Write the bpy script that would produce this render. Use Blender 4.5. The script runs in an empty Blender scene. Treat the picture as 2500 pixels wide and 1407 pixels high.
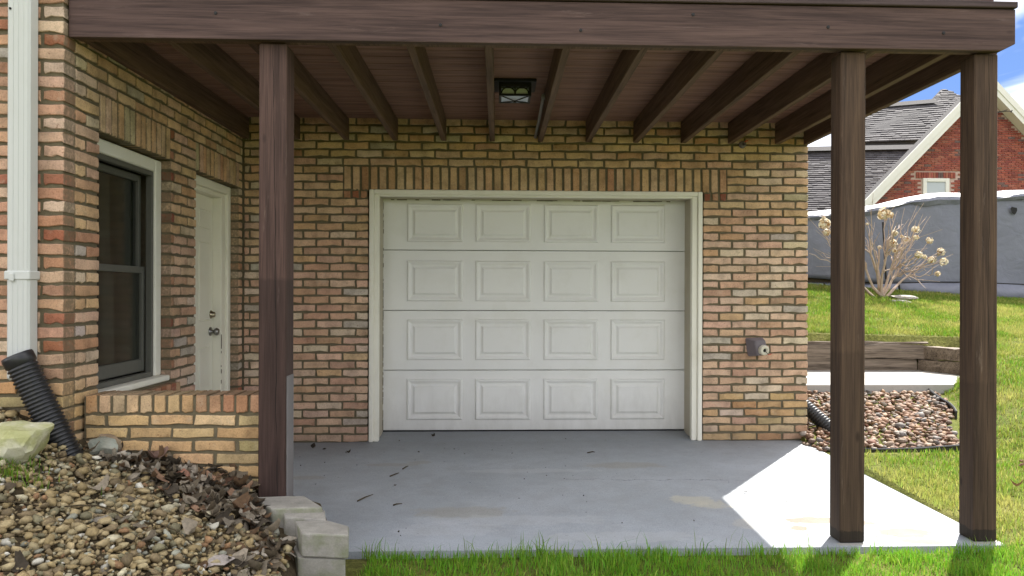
import bpy, bmesh, math, random
import numpy as np
from mathutils import Vector, Matrix, noise as mnoise
random.seed(7); rng = np.random.default_rng(11)
S = bpy.context.scene; COL = S.collection
R = math.radians

# ------------------------------------------------------------------ camera
cam_d = bpy.data.cameras.new('camera'); cam = bpy.data.objects.new('camera', cam_d); COL.objects.link(cam)
cam_d.sensor_width = 36; cam_d.lens = 1905.5/2500*36
cam_d.shift_x = -(1287.4-1250)/2500; cam_d.shift_y = (714.4-703.5)/2500
cam_d.clip_end = 800; cam_d.clip_start = .05
H = 1.21
cam.location = (0, 0, H)
cam.rotation_mode = 'QUATERNION'
cam.rotation_quaternion = (Matrix.Rotation(-.0379, 3, 'Z') @ Matrix.Rotation(R(90), 3, 'X') @ Matrix.Rotation(.0029, 3, 'Z')).to_quaternion()
S.camera = cam
# ------------------------------------------------------------------ light
AZ, EL = R(35.3), R(50)
SUN = Vector((math.sin(AZ)*math.cos(EL), math.cos(AZ)*math.cos(EL), math.sin(EL)))
W = bpy.data.worlds.new('World'); S.world = W; W.use_nodes = True
nt = W.node_tree; nt.nodes.clear()
sky = nt.nodes.new('ShaderNodeTexSky'); sky.sky_type = 'NISHITA'; sky.sun_disc = False
sky.sun_elevation = EL; sky.sun_rotation = AZ; sky.air_density = 1.0; sky.dust_density = .05; sky.ozone_density = 2.0
bg = nt.nodes.new('ShaderNodeBackground'); bg.inputs['Strength'].default_value = .15
wo = nt.nodes.new('ShaderNodeOutputWorld')
tc = nt.nodes.new('ShaderNodeTexCoord'); mp = nt.nodes.new('ShaderNodeMapping'); mp.inputs['Scale'].default_value = (1.0, 1.0, 3.2); mp.inputs['Rotation'].default_value = (0, 0, R(81))
cn = nt.nodes.new('ShaderNodeTexNoise'); cn.inputs['Scale'].default_value = 2.3; cn.inputs['Detail'].default_value = 6; cn.inputs['Roughness'].default_value = .52; cn.inputs['Distortion'].default_value = .4
cr = nt.nodes.new('ShaderNodeValToRGB'); cr.color_ramp.elements[0].position = .40; cr.color_ramp.elements[1].position = .66
cr.color_ramp.elements[1].color = (.9, .9, .9, 1)
mx = nt.nodes.new('ShaderNodeMix'); mx.data_type = 'RGBA'; mx.inputs[7].default_value = (5.6, 5.3, 4.8, 1)  # white clouds, brightened and kept mostly out of view to fill the shade
L = nt.links.new
L(tc.outputs['Generated'], mp.inputs['Vector']); L(mp.outputs['Vector'], cn.inputs['Vector']); L(cn.outputs['Fac'], cr.inputs['Fac'])
gm = nt.nodes.new('ShaderNodeGamma'); gm.inputs[1].default_value = .5     # the photograph's sky is evenly blue: compress the glare round the sun
tn = nt.nodes.new('ShaderNodeMix'); tn.data_type = 'RGBA'; tn.blend_type = 'MULTIPLY'; tn.inputs[0].default_value = 1; tn.inputs[7].default_value = (.14, .20, .345, 1)
L(sky.outputs['Color'], gm.inputs[0]); L(gm.outputs[0], tn.inputs[6])
L(cr.outputs['Color'], mx.inputs[0]); L(tn.outputs[2], mx.inputs[6]); L(mx.outputs[2], bg.inputs['Color']); L(bg.outputs['Background'], wo.inputs['Surface'])
sd = bpy.data.lights.new('sun', 'SUN'); sd.energy = 2.0; sd.angle = R(.5); sd.color = (1, .95, .87)
sun = bpy.data.objects.new('sun', sd); COL.objects.link(sun); sun.location = (10, 14, 20)
sun.rotation_mode = 'QUATERNION'; sun.rotation_quaternion = SUN.to_track_quat('Z', 'Y')
S.view_settings.view_transform = 'Standard'; S.view_settings.look = 'None'; S.view_settings.gamma = 1
S.view_settings.exposure = 2.75; S.view_settings.use_curve_mapping = False
S.render.engine = 'CYCLES'
S.cycles.max_bounces = 8; S.cycles.diffuse_bounces = 5; S.cycles.caustics_reflective = False; S.cycles.caustics_refractive = False
S.cycles.use_denoising = True; S.cycles.sample_clamp_indirect = 8

# ------------------------------------------------------------------ node helpers
class M:
    def __init__(s, name, rough=.8, spec=.3):
        s.m = bpy.data.materials.new(name); s.m.use_nodes = True; s.t = s.m.node_tree; s.t.nodes.clear()
        s.out = s.n('OutputMaterial'); s.b = s.n('BsdfPrincipled'); s.L(s.b.outputs[0], s.out.inputs[0])
        s.b.inputs['Roughness'].default_value = rough; s.b.inputs['Specular IOR Level'].default_value = spec
    def n(s, k, **kw):
        x = s.t.nodes.new('ShaderNode'+k)
        for a, v in kw.items(): setattr(x, a, v)
        return x
    def L(s, a, b): s.t.links.new(a, b)
    def put(s, sock, v):
        if hasattr(v, 'links'): s.L(v, sock)
        elif isinstance(v, (tuple, list)) and len(v) == 3 and sock.type == 'RGBA': sock.default_value = (*v, 1)
        else: sock.default_value = v
    def obj(s): return s.n('TexCoord').outputs['Object']
    def geo(s): return s.n('NewGeometry').outputs['Position']
    def rand(s): return s.n('ObjectInfo').outputs['Random']
    def offs(s, v):      # a different stretch of texture for every object
        a = s.n('VectorMath', operation='MULTIPLY_ADD'); c = s.n('CombineXYZ'); r = s.rand()
        for i in range(3): s.L(r, c.inputs[i])
        s.L(c.outputs[0], a.inputs[0]); a.inputs[1].default_value = (13.7, 7.3, 21.1); s.L(v, a.inputs[2]); return a.outputs[0]
    def scale(s, v, sc):
        a = s.n('VectorMath', operation='MULTIPLY'); s.L(v, a.inputs[0]); a.inputs[1].default_value = sc; return a.outputs[0]
    def noise(s, v, scale=5., detail=4., rough=.55, dist=0.):
        x = s.n('TexNoise'); x.inputs['Scale'].default_value = scale; x.inputs['Detail'].default_value = detail
        x.inputs['Roughness'].default_value = rough; x.inputs['Distortion'].default_value = dist
        if v is not None: s.L(v, x.inputs['Vector'])
        return x.outputs['Fac']
    def ramp(s, f, *stops):
        x = s.n('ValToRGB'); e = x.color_ramp.elements
        while len(e) < len(stops): e.new(.5)
        for k, (p, c) in zip(e, stops):
            k.position = p; k.color = (*c, 1) if isinstance(c, tuple) else (c, c, c, 1)
        s.L(f, x.inputs[0]); return x.outputs[0]
    def mix(s, f, a, b, blend='MIX'):
        x = s.n('Mix', data_type='RGBA', blend_type=blend); s.put(x.inputs[0], f); s.put(x.inputs[6], a); s.put(x.inputs[7], b); return x.outputs[2]
    def math(s, op, a, b=0., c=None):
        x = s.n('Math', operation=op); s.put(x.inputs[0], a); s.put(x.inputs[1], b)
        if c is not None: s.put(x.inputs[2], c)
        return x.outputs[0]
    def sep(s, v):
        x = s.n('SeparateXYZ'); s.L(v, x.inputs[0]); return x.outputs
    def col(s, c): s.put(s.b.inputs['Base Color'], c); return s
    def rough(s, c): s.put(s.b.inputs['Roughness'], c); return s
    def bump(s, h, strength=.3, dist=.01):
        x = s.n('Bump'); x.inputs['Strength'].default_value = strength; x.inputs['Distance'].default_value = dist
        s.L(h, x.inputs['Height']); s.L(x.outputs[0], s.b.inputs['Normal']); return s
    def attr(s, n): return s.n('Attribute', attribute_name=n).outputs['Color']

def plain(name, c, rough=.6, var=.15, sc=30., metal=0., bump=0., spec=.3):
    m = M(name, rough, spec); v = m.obj(); f = m.noise(v, sc, 5)
    m.col(m.mix(f, tuple(x*(1-var) for x in c), tuple(min(1, x*(1+var)) for x in c)))
    m.b.inputs['Metallic'].default_value = metal
    if bump: m.bump(f, bump, .004)
    return m.m

# ------------------------------------------------------------------ object helpers
WL = {}
def props(o, label=None, cat=None, group=None, kind=None):
    if label: o['label'] = label
    if cat: o['category'] = cat
    if group: o['group'] = group
    if kind: o['kind'] = kind
    return o
def thing(name, loc, label, cat, group=None):
    o = bpy.data.objects.new(name, None); COL.objects.link(o); o.location = loc; o.empty_display_size = .1
    WL[o] = Vector(loc); return props(o, label, cat, group)
def place(o, loc, parent=None):
    WL[o] = Vector(loc)
    if parent is not None: o.parent = parent; o.location = Vector(loc)-WL[parent]
    else: o.location = loc
def add(name, me, loc, parent=None, rz=0.):
    o = bpy.data.objects.new(name, me); COL.objects.link(o); place(o, loc, parent); o.rotation_euler.z = rz; return o
class MB:
    def __init__(s): s.v = []; s.f = []; s.c = []; s.uv = None
    def quad(s, *p):
        i = len(s.v); s.v += [tuple(q) for q in p]; s.f.append(tuple(range(i, i+len(p)))); return s
    def raw(s, v, f):
        i = len(s.v); s.v += [tuple(q) for q in v]; s.f += [tuple(i+k for k in g) for g in f]; return s
    def box(s, x0, x1, y0, y1, z0, z1):
        return s.raw([(x0,y0,z0),(x1,y0,z0),(x1,y1,z0),(x0,y1,z0),(x0,y0,z1),(x1,y0,z1),(x1,y1,z1),(x0,y1,z1)],
                     [(0,3,2,1),(4,5,6,7),(0,1,5,4),(1,2,6,5),(2,3,7,6),(3,0,4,7)])
    def bbox(s, x0, x1, y0, y1, z0, z1, b=.004, jit=0.):
        bm = bmesh.new(); bmesh.ops.create_cube(bm, size=1)
        for v in bm.verts:
            v.co = Vector(((x0+x1)/2+v.co.x*(x1-x0), (y0+y1)/2+v.co.y*(y1-y0), (z0+z1)/2+v.co.z*(z1-z0)))
        bmesh.ops.bevel(bm, geom=bm.edges[:], offset=b, segments=1, affect='EDGES')
        if jit:
            for v in bm.verts: v.co += Vector((random.uniform(-jit, jit), random.uniform(-jit, jit), random.uniform(-jit, jit)))
        bm.verts.index_update()
        s.raw([v.co[:] for v in bm.verts], [[v.index for v in f.verts] for f in bm.faces]); bm.free(); return s
    def tube(s, pts, rad, n=6, cap=True):
        pts = [Vector(p) for p in pts]; k = len(pts); i0 = len(s.v)
        rad = rad if isinstance(rad, (list, tuple)) else [rad]*k
        for i, p in enumerate(pts):
            d = (pts[min(i+1, k-1)]-pts[max(i-1, 0)]).normalized()
            a = d.orthogonal().normalized() if i == 0 else (a-d*a.dot(d)).normalized()
            b = d.cross(a)
            for j in range(n):
                t = 2*math.pi*j/n; s.v.append(tuple(p+(a*math.cos(t)+b*math.sin(t))*rad[i]))
        for i in range(k-1):
            for j in range(n):
                j2 = (j+1) % n; s.f.append((i0+i*n+j, i0+i*n+j2, i0+(i+1)*n+j2, i0+(i+1)*n+j))
        if cap:
            s.f.append(tuple(i0+j for j in range(n))[::-1]); s.f.append(tuple(i0+(k-1)*n+j for j in range(n)))
        return s
    def lathe(s, prof, base, axis, n=24):
        axis = Vector(axis).normalized(); a = axis.orthogonal().normalized(); b = axis.cross(a); i0 = len(s.v); base = Vector(base)
        for h, r in prof:
            for j in range(n):
                t = 2*math.pi*j/n; s.v.append(tuple(base+axis*h+(a*math.cos(t)+b*math.sin(t))*r))
        for i in range(len(prof)-1):
            for j in range(n):
                j2 = (j+1) % n; s.f.append((i0+i*n+j, i0+i*n+j2, i0+(i+1)*n+j2, i0+(i+1)*n+j))
        return s
    def mesh(s, name, mat, smooth=False, off=None):
        v = np.array(s.v, dtype=float)
        if off is not None: v = v-np.array(off)
        me = bpy.data.meshes.new(name); me.from_pydata(v.tolist(), [], s.f); me.materials.append(mat)
        if smooth: me.polygons.foreach_set('use_smooth', [True]*len(me.polygons))
        if s.c:
            ca = me.color_attributes.new('tint', 'FLOAT_COLOR', 'POINT'); ca.data.foreach_set('color', np.array(s.c, dtype=np.float32).ravel())
        me.update(); return me
    def build(s, name, mat, parent=None, smooth=False, base=None):
        v = np.array(s.v); lo = v.min(0); hi = v.max(0)
        c = base if base is not None else ((lo[0]+hi[0])/2, (lo[1]+hi[1])/2, lo[2])
        return add(name, s.mesh(name, mat, smooth, c), c, parent)
def fix_normals(me):
    bm = bmesh.new(); bm.from_mesh(me); bmesh.ops.recalc_face_normals(bm, faces=bm.faces[:]); bm.to_mesh(me); bm.free()
def big(name, V, F, mat, tint=None, smooth=False, kind='stuff', parent=None):
    """mesh from numpy arrays of equal-sized faces"""
    me = bpy.data.meshes.new(name); k = F.shape[1]
    me.vertices.add(len(V)); me.vertices.foreach_set('co', V.astype(np.float32).ravel())
    me.loops.add(F.size); me.loops.foreach_set('vertex_index', F.astype(np.int32).ravel())
    me.polygons.add(len(F)); me.polygons.foreach_set('loop_start', np.arange(0, F.size, k, dtype=np.int32)); me.polygons.foreach_set('loop_total', np.full(len(F), k, dtype=np.int32))
    if smooth: me.polygons.foreach_set('use_smooth', np.ones(len(F), dtype=bool))
    me.update(calc_edges=True); me.materials.append(mat)
    if tint is not None:
        ca = me.color_attributes.new('tint', 'FLOAT_COLOR', 'POINT'); t = np.ones((len(V), 4), dtype=np.float32); t[:, :3] = tint; ca.data.foreach_set('color', t.ravel())
    o = add(name, me, (0, 0, 0), parent); props(o, kind=kind); return o
def vnoise(x, y, s, seed=0):
    """cheap smooth value noise on arrays, 0..1"""
    x = np.asarray(x)/s+seed*17.3; y = np.asarray(y)/s+seed*9.1
    xi = np.floor(x); yi = np.floor(y); fx = x-xi; fy = y-yi; fx = fx*fx*(3-2*fx); fy = fy*fy*(3-2*fy)
    h = lambda a, b: np.modf(np.abs(np.sin(a*127.1+b*311.7)*43758.5453))[0]
    return (h(xi, yi)*(1-fx)+h(xi+1, yi)*fx)*(1-fy)+(h(xi, yi+1)*(1-fx)+h(xi+1, yi+1)*fx)*fy

# ------------------------------------------------------------------ materials
def brick_mat(name, stuff, mortar=(.15, .125, .08)):
    m = M(name, .88, .2)
    base = m.attr('tint') if stuff else m.n('ObjectInfo').outputs['Color']
    v = m.geo()
    uvs = m.sep(m.n('Attribute', attribute_name='edge', attribute_type='GEOMETRY').outputs['Vector'])   # x: metres from the brick's border
    blot = m.noise(v, 9., 3, .6)
    big_ = m.ramp(blot, (.30, .66), (.52, 1.), (.72, 1.15))
    c = m.mix(1., base, big_, 'MULTIPLY')
    fine = m.ramp(m.noise(v, 130., 4, .7), (.3, .72), (.5, 1.), (.75, 1.16))
    c = m.mix(1., c, fine, 'MULTIPLY')
    pits = m.ramp(m.noise(v, 75., 2, .5), (.66, 0.), (.74, 1.))
    c = m.mix(m.math('MULTIPLY', pits, .55), c, (.16, .06, .03))
    lime = m.ramp(m.noise(v, 14., 5, .65), (.57, 0.), (.70, 1.))
    c = m.mix(m.math('MULTIPLY', lime, .28), c, (.52, .44, .33))
    ends = m.math('ADD', m.math('ABSOLUTE', m.math('SUBTRACT', uvs[1], .03)), m.math('MULTIPLY', m.noise(v, 26., 3, .6), .34))
    c = m.mix(m.math('MULTIPLY', m.ramp(ends, (1.06, 0.), (1.13, 1.)), .6), c, (.66, .56, .42))
    drip = m.math('ADD', m.math('ABSOLUTE', uvs[2]), m.math('MULTIPLY', m.noise(v, 42., 3, .6), .9))
    c = m.mix(m.math('MULTIPLY', m.ramp(drip, (1.36, 0.), (1.46, 1.)), .65), c, (.20, .085, .045))
    n2 = m.noise(v, 55., 3, .6)
    e = m.math('ADD', uvs[0], m.math('MULTIPLY', n2, .010))
    edge = m.ramp(m.math('MULTIPLY', e, 60.), (.28, 1.), (.48, 0.))
    c = m.mix(m.math('MULTIPLY', edge, .7), c, mortar)
    zz = m.math('ADD', m.sep(v)[2], m.math('MULTIPLY', m.noise(m.scale(v, (2.2, 2.2, .8)), 1., 6, .7), .5))
    c = m.mix(m.math('MULTIPLY', m.ramp(zz, (.26, 1.), (.48, 0.)), .35), c, (.20, .15, .10))     # splashed dirt along the ground
    run = m.ramp(m.noise(m.scale(v, (7, 7, .9)), 1., 5, .65), (.58, 0.), (.72, 1.)); c = m.mix(m.math('MULTIPLY', run, .22), c, (.24, .19, .13))
    m.col(c); m.bump(m.noise(v, 110., 5, .7), .5, .004); return m.m
MAT_BRICK = brick_mat('brick_face', False); MAT_BRICK_S = brick_mat('brick_face_joined', True)
def mortar_mat():
    m = M('mortar', .95, .1); v = m.geo(); n = m.noise(v, 40., 5, .7)
    m.col(m.mix(n, (.095, .08, .05), (.205, .175, .115))); m.bump(m.noise(v, 160., 4, .7), .8, .006); return m.m
MAT_MORTAR = mortar_mat()
def wood_mat(name, a, b, axis, worn=.0, lowz=None, check=None, wornc=(.30, .24, .20), rough=.75):
    """stained timber, grain along axis; lowz: height of a fresh coat's upper edge (world); check: (x, width) of a drying crack"""
    m = M(name, rough, .25); p = m.geo(); v = m.offs(p)
    sc = [1., 1., 1.]; sc[axis] = .045
    g = m.noise(m.scale(v, tuple(60*q for q in sc)), 1., 6, .6, .6)
    g2 = m.noise(m.scale(v, tuple(14*q for q in sc)), 1., 4, .5, 1.)
    f = m.math('ADD', m.math('MULTIPLY', g, .55), m.math('MULTIPLY', g2, .45))
    c = m.ramp(f, (.36, tuple(q*.8 for q in a)), (.5, tuple((q+w)/2 for q, w in zip(a, b))), (.64, b))
    if worn:
        w = m.ramp(m.noise(m.scale(v, tuple(22*q for q in [(.12 if i == axis else 1) for i in range(3)])), 1., 6, .72), (.62, 0.), (.74, 1.))
        c = m.mix(m.math('MULTIPLY', w, worn), c, wornc)
    kn = m.n('TexVoronoi'); kn.inputs['Scale'].default_value = 1.; m.L(m.scale(v, tuple((5 if i != axis else 2.2) for i in range(3))), kn.inputs['Vector'])
    k = m.ramp(kn.outputs['Distance'], (.03, 1.), (.075, 0.)); c = m.mix(m.math('MULTIPLY', k, .7), c, tuple(q*.35 for q in a))
    if lowz:
        z = m.sep(p)[2]; e = m.math('ADD', z, m.math('MULTIPLY', m.noise(p, 22., 4, .7), .05))
        c = m.mix(m.math('MULTIPLY', m.ramp(m.math('SUBTRACT', e, lowz), (0., 1.), (.02, 0.)), .55 if lowz > 1.2 else .28), c, tuple(q*.55 for q in a))
    if check:
        q = m.sep(p); wv = m.noise(m.scale(p, (0, 0, 2.2)), 1., 3, .6)
        d = m.math('ABSOLUTE', m.math('SUBTRACT', q[0], m.math('ADD', m.math('MULTIPLY', q[2], check[2]), m.math('MULTIPLY_ADD', wv, .035, check[0]-.0175))))
        wid = m.math('MULTIPLY', m.ramp(m.noise(m.scale(p, (0, 0, 3.1)), 1., 2), (.34, 0.), (.5, 1.)), check[1])
        c = m.mix(m.math('LESS_THAN', d, wid), c, (.006, .005, .004))
    if axis == 2:
        zb = m.math('ADD', m.sep(p)[2], m.math('MULTIPLY', m.noise(p, 30., 4, .7), -.045)); c = m.mix(m.math('MULTIPLY', m.ramp(zb, (-.04, 1.), (-.005, 0.)), .75), c, (.012, .010, .007))     # damp, blackened foot
    fib = [150.]*3; fib[axis] = 3.; c = m.mix(1., c, m.ramp(m.noise(m.scale(v, tuple(fib)), 1., 4, .65), (.34, .70), (.5, 1.), (.7, 1.16)), 'MULTIPLY')
    m.col(c); m.bump(g, .5, .005); return m.m
MAT_BEAM = wood_mat('weathered_fascia', (.054, .033, .030), (.105, .066, .058), 0, .5, None, None, (.20, .145, .135))
MAT_NOSE = wood_mat('nosing_stain', (.042, .029, .029), (.080, .056, .056), 0, .1)
MAT_JOIST = wood_mat('joist_stain', (.078, .045, .032), (.16, .098, .068), 1)
MAT_BOARD = wood_mat('underside_stain', (.19, .10, .073), (.30, .172, .128), 0)
MAT_POSTL = wood_mat('post_stain_left', (.050, .029, .024), (.098, .058, .048), 2, .45, 1.285, (-1.062, .0016, -.012))
MAT_POST1 = wood_mat('post_stain_middle', (.038, .023, .016), (.094, .059, .038), 2, .35, .93)
MAT_POST2 = wood_mat('post_stain_right', (.038, .023, .016), (.094, .059, .038), 2, .35, .78, (2.46, .0014, 0.))
MAT_TIMBER = wood_mat('landscape_timber', (.07, .052, .038), (.24, .19, .145), 0, .35)
def white_mat(name, c=(.72, .71, .66), dirt=.25, low=0.):
    m = M(name, .5, .35); v = m.geo(); n = m.noise(v, 3.5, 6, .65)
    cc = m.mix(m.math('MULTIPLY', m.ramp(n, (.5, 0.), (.72, 1.)), dirt), c, tuple(q*k for q, k in zip(c, (.72, .70, .60))))
    s = m.ramp(m.noise(m.scale(v, (60, 60, 14)), 1., 3, .6), (.70, 0.), (.78, 1.)); cc = m.mix(m.math('MULTIPLY', s, .12), cc, (.25, .22, .16))
    if low:
        z = m.sep(v)[2]; k = m.math('MULTIPLY', m.ramp(m.math('ADD', z, m.math('MULTIPLY', m.noise(m.scale(v, (9, 9, 3)), 1., 5, .7), .5)), (.22, 1.), (.62, 0.)), low); cc = m.mix(k, cc, (.30, .28, .24))
    m.col(cc); return m.m
MAT_WHITE = white_mat('white_trim_paint', (.78, .76, .66), .3); MAT_DOOR = white_mat('garage_door_paint', (.76, .76, .73), .22, .42)
MAT_JAMB = white_mat('shaded_jamb_paint', (.42, .375, .28), .5); MAT_ENTRY = white_mat('entry_door_paint', (.80, .78, .66), .2)  # jamb colour darkened and yellowed to carry the shade of the opening
MAT_SPOUT = white_mat('downspout_enamel', (.52, .54, .52), .12)
MAT_GRIME = plain('grimy_weatherstrip', (.20, .175, .13), .9, .6, 60)
MAT_RUBBER = plain('black_rubber', (.012, .012, .012), .7, .2)
MAT_BRONZE = plain('dark_bronze_frame', (.105, .105, .088), .45, .15)
MAT_BLACKP = plain('black_plastic', (.014, .015, .017), .38, .25, 60, spec=.5)
MAT_BLACKM = plain('black_metal', (.014, .014, .014), .5, .25)
MAT_BRASS = plain('aged_brass', (.42, .36, .25), .3, .2, 40, 1.); MAT_STEEL = plain('dull_nickel', (.30, .29, .27), .28, .2, 40, 1.)
MAT_GREYP = plain('grey_conduit', (.30, .29, .28), .6, .15); MAT_HOOD = plain('grey_plastic_hood', (.16, .14, .15), .6, .15)
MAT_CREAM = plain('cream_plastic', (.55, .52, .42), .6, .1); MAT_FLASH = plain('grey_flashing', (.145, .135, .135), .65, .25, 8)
MAT_FROST = plain('frosted_glass', (.66, .74, .95), .25, .08, 12, spec=.5)
MAT_RED = plain('red_wire', (.5, .06, .03), .5)
def glass_mat():
    m = M('dark_screened_glass', .12, .5); v = m.obj(); s = m.sep(v)
    w = m.n('TexNoise'); w.inputs['Scale'].default_value = 1.3; m.L(m.scale(v, (0, 6, .2)), w.inputs['Vector'])
    m.col(m.mix(m.ramp(w.outputs['Fac'], (.4, 0.), (.6, 1.)), (.014, .016, .012), (.035, .038, .028))); return m.m
MAT_GLASS = glass_mat()
def concrete(name, a, b, stains=True, moss=0., sc=1., slab=False):
    m = M(name, .8 if not slab else .62, .3); v = m.geo()
    n = m.noise(v, 1.7*sc, 7, .65); f = m.noise(v, 120., 3, .7)
    c = m.mix(m.ramp(n, (.32, 0.), (.68, 1.)), a, b); c = m.mix(1., c, m.ramp(f, (.3, .86), (.7, 1.08)), 'MULTIPLY')
    if moss:
        k = m.ramp(m.noise(v, 9., 5, .6), (.42, 0.), (.62, 1.)); z = m.sep(m.n('NewGeometry').outputs['Normal'])[2]
        k = m.math('MULTIPLY', k, m.ramp(z, (.3, 1.), (.8, .08))); c = m.mix(m.math('MULTIPLY', k, moss), c, (.13, .16, .055))
    if slab:
        q = m.sep(v)
        def blob(cx, cy, rx, ry, colr, amt, nz=.5, s=9.):
            dx = m.math('DIVIDE', m.math('SUBTRACT', q[0], cx), rx); dy = m.math('DIVIDE', m.math('SUBTRACT', q[1], cy), ry)
            d = m.math('SQRT', m.math('ADD', m.math('MULTIPLY', dx, dx), m.math('MULTIPLY', dy, dy)))
            d = m.math('ADD', d, m.math('MULTIPLY_ADD', m.noise(v, s, 5, .65), nz*2, -nz))
            nonlocal c; c = m.mix(m.math('MULTIPLY', m.ramp(d, (.78, 1.), (1., 0.)), amt), c, colr)
        blob(1.16, 4.62, .16, .10, (.44, .43, .37), .75, 1.1, 12.); blob(1.24, 4.52, .13, .09, (.44, .43, .37), .75, 1.0, 15.)
        blob(1.36, 4.15, .12, .10, (.42, .41, .38), .5)
        for x, y, rx, ry in ((1.73, 4.20, .17, .07), (1.60, 4.07, .05, .05), (2.12, 3.98, .16, .09), (2.15, 3.84, .12, .05), (1.95, 4.15, .10, .05)): blob(x, y, rx, ry, (.13, .085, .035), .8, .7, 14.)
        for x, y, rx, ry in ((-1.25, 5.2, .14, .06), (-.75, 5.55, .2, .05), (-.55, 5.62, .09, .05), (.9, 5.5, .3, .1), (-.2, 4.4, .3, .12)): blob(x, y, rx, ry, (.28, .25, .17), .35, .8, 12.)
        for x, y, rx, ry in ((.1, 4.25, .55, .1), (-.25, 4.1, .3, .12), (.65, 3.95, .4, .1), (.2, 5.35, .5, .06)): blob(x, y, rx, ry, (.50, .51, .53), .22, .9, 11.)
        def crack(x0, y0, x1, y1, w):
            # distance to a wavering line between two points
            t = m.math('DIVIDE', m.math('SUBTRACT', q[0], x0), x1-x0); on = m.math('MULTIPLY', m.math('GREATER_THAN', t, 0.), m.math('LESS_THAN', t, 1.))
            yy = m.math('ADD', m.math('MULTIPLY_ADD', t, y1-y0, y0), m.math('MULTIPLY_ADD', m.noise(v, 5., 5, .7), .16, -.08))
            d = m.math('LESS_THAN', m.math('ABSOLUTE', m.math('SUBTRACT', q[1], yy)), m.math('MULTIPLY', m.ramp(m.noise(v, 11., 2), (.38, 0.), (.55, 1.)), w))
            nonlocal c; c = m.mix(m.math('MULTIPLY', m.math('MULTIPLY', d, on), .8), c, (.10, .09, .08))
        crack(.45, 5.12, 1.75, 5.06, .004); crack(1.75, 5.06, 2.45, 4.93, .004); crack(1.85, 3.93, 2.47, 4.40, .005)
        specks = m.ramp(m.noise(v, 38., 2, .4), (.735, 0.), (.75, 1.)); c = m.mix(m.math('MULTIPLY', specks, .35), c, (.12, .10, .08))
        gr = m.ramp(m.noise(v, 6., 6, .7), (.44, 0.), (.66, 1.)); c = m.mix(m.math('MULTIPLY', gr, .22), c, (.20, .20, .18))
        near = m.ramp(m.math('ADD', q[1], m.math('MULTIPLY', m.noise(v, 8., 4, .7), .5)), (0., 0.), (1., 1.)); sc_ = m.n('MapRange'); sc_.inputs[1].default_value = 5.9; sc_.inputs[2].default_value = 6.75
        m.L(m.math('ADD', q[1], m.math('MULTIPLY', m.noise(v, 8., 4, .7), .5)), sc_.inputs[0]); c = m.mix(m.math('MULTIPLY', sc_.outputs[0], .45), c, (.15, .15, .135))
        pale = m.ramp(m.noise(m.scale(v, (5, 16, 1)), 1., 6, .7), (.58, 0.), (.72, 1.)); c = m.mix(m.math('MULTIPLY', pale, .15), c, (.50, .50, .50))
        pore = m.ramp(m.noise(v, 210., 2, .6), (.30, .72), (.44, 1.), (.7, 1.07)); c = m.mix(1., c, pore, 'MULTIPLY')
        m.rough(m.ramp(n, (.3, .5), (.7, .75)))
    m.col(c); m.bump(f, .25, .003); return m.m
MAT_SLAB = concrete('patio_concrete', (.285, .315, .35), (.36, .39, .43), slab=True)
MAT_PAD = concrete('pad_concrete', (.30, .29, .27), (.40, .385, .36)); MAT_BLOCK = concrete('block_concrete', (.21, .20, .178), (.34, .325, .29), moss=.55, sc=5.)
def ground_mat():
    m = M('lawn_soil', .95, .1); v = m.geo(); n = m.noise(v, 1.1, 6, .6); f = m.noise(v, 30., 4, .7)
    c = m.ramp(n, (.3, (.09, .115, .022)), (.55, (.14, .15, .035)), (.75, (.20, .18, .07)))
    m.col(m.mix(1., c, m.ramp(f, (.3, .45), (.7, 1.2)), 'MULTIPLY')); m.bump(f, .8, .03); return m.m
MAT_GROUND = ground_mat()
def soil_mat():
    m = M('dark_soil', .95, .1); v = m.geo(); f = m.noise(v, 25., 5, .7); m.col(m.mix(f, (.03, .024, .015), (.11, .085, .05))); m.bump(f, .8, .02); return m.m
MAT_SOIL = soil_mat()
def tint_mat(name, rough=.8, bump=0., spec=.2, trans=0., grain=0.):
    m = M(name, rough, spec); c = m.attr('tint')
    if grain: c = m.mix(1., c, m.ramp(m.noise(m.geo(), grain, 4, .7), (.3, .7), (.7, 1.25)), 'MULTIPLY')
    m.col(c)
    if trans:
        t = m.n('BsdfTranslucent'); m.L(c, t.inputs[0]); a = m.n('MixShader'); a.inputs[0].default_value = trans; m.L(m.b.outputs[0], a.inputs[1]); m.L(t.outputs[0], a.inputs[2]); m.L(a.outputs[0], m.out.inputs[0])
    if bump: m.bump(m.noise(m.geo(), 90., 4, .7), bump, .003)
    return m.m
MAT_GRASS = tint_mat('grass_blade', .6, 0, .25, .4); MAT_STONE = tint_mat('river_stone', .72, .3, .3, 0, 70.); MAT_LEAFS = tint_mat('dry_leaf', .8, 0, .2, .15, 60.)
def rock_mat(name, a, b, c2=None):
    m = M(name, .85, .2); v = m.obj(); n = m.noise(v, 9., 6, .65); c = m.mix(m.ramp(n, (.3, 0.), (.7, 1.)), a, b)
    if c2: c = m.mix(m.ramp(m.noise(v, 4., 4), (.48, 0.), (.62, .9)), c, c2)
    m.col(c); m.bump(m.noise(v, 28., 6, .7), .7, .015); return m.m
MAT_LIME = rock_mat('mossy_limestone', (.30, .31, .12), (.50, .50, .28), (.62, .60, .50)); MAT_ROCK = rock_mat('grey_rock', (.16, .18, .15), (.42, .40, .33), (.30, .36, .32))
MAT_FLAT = rock_mat('flat_fieldstone', (.28, .25, .22), (.50, .47, .43)); MAT_BROWNROCK = rock_mat('brown_fieldstone', (.15, .11, .07), (.32, .25, .17))

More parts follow.
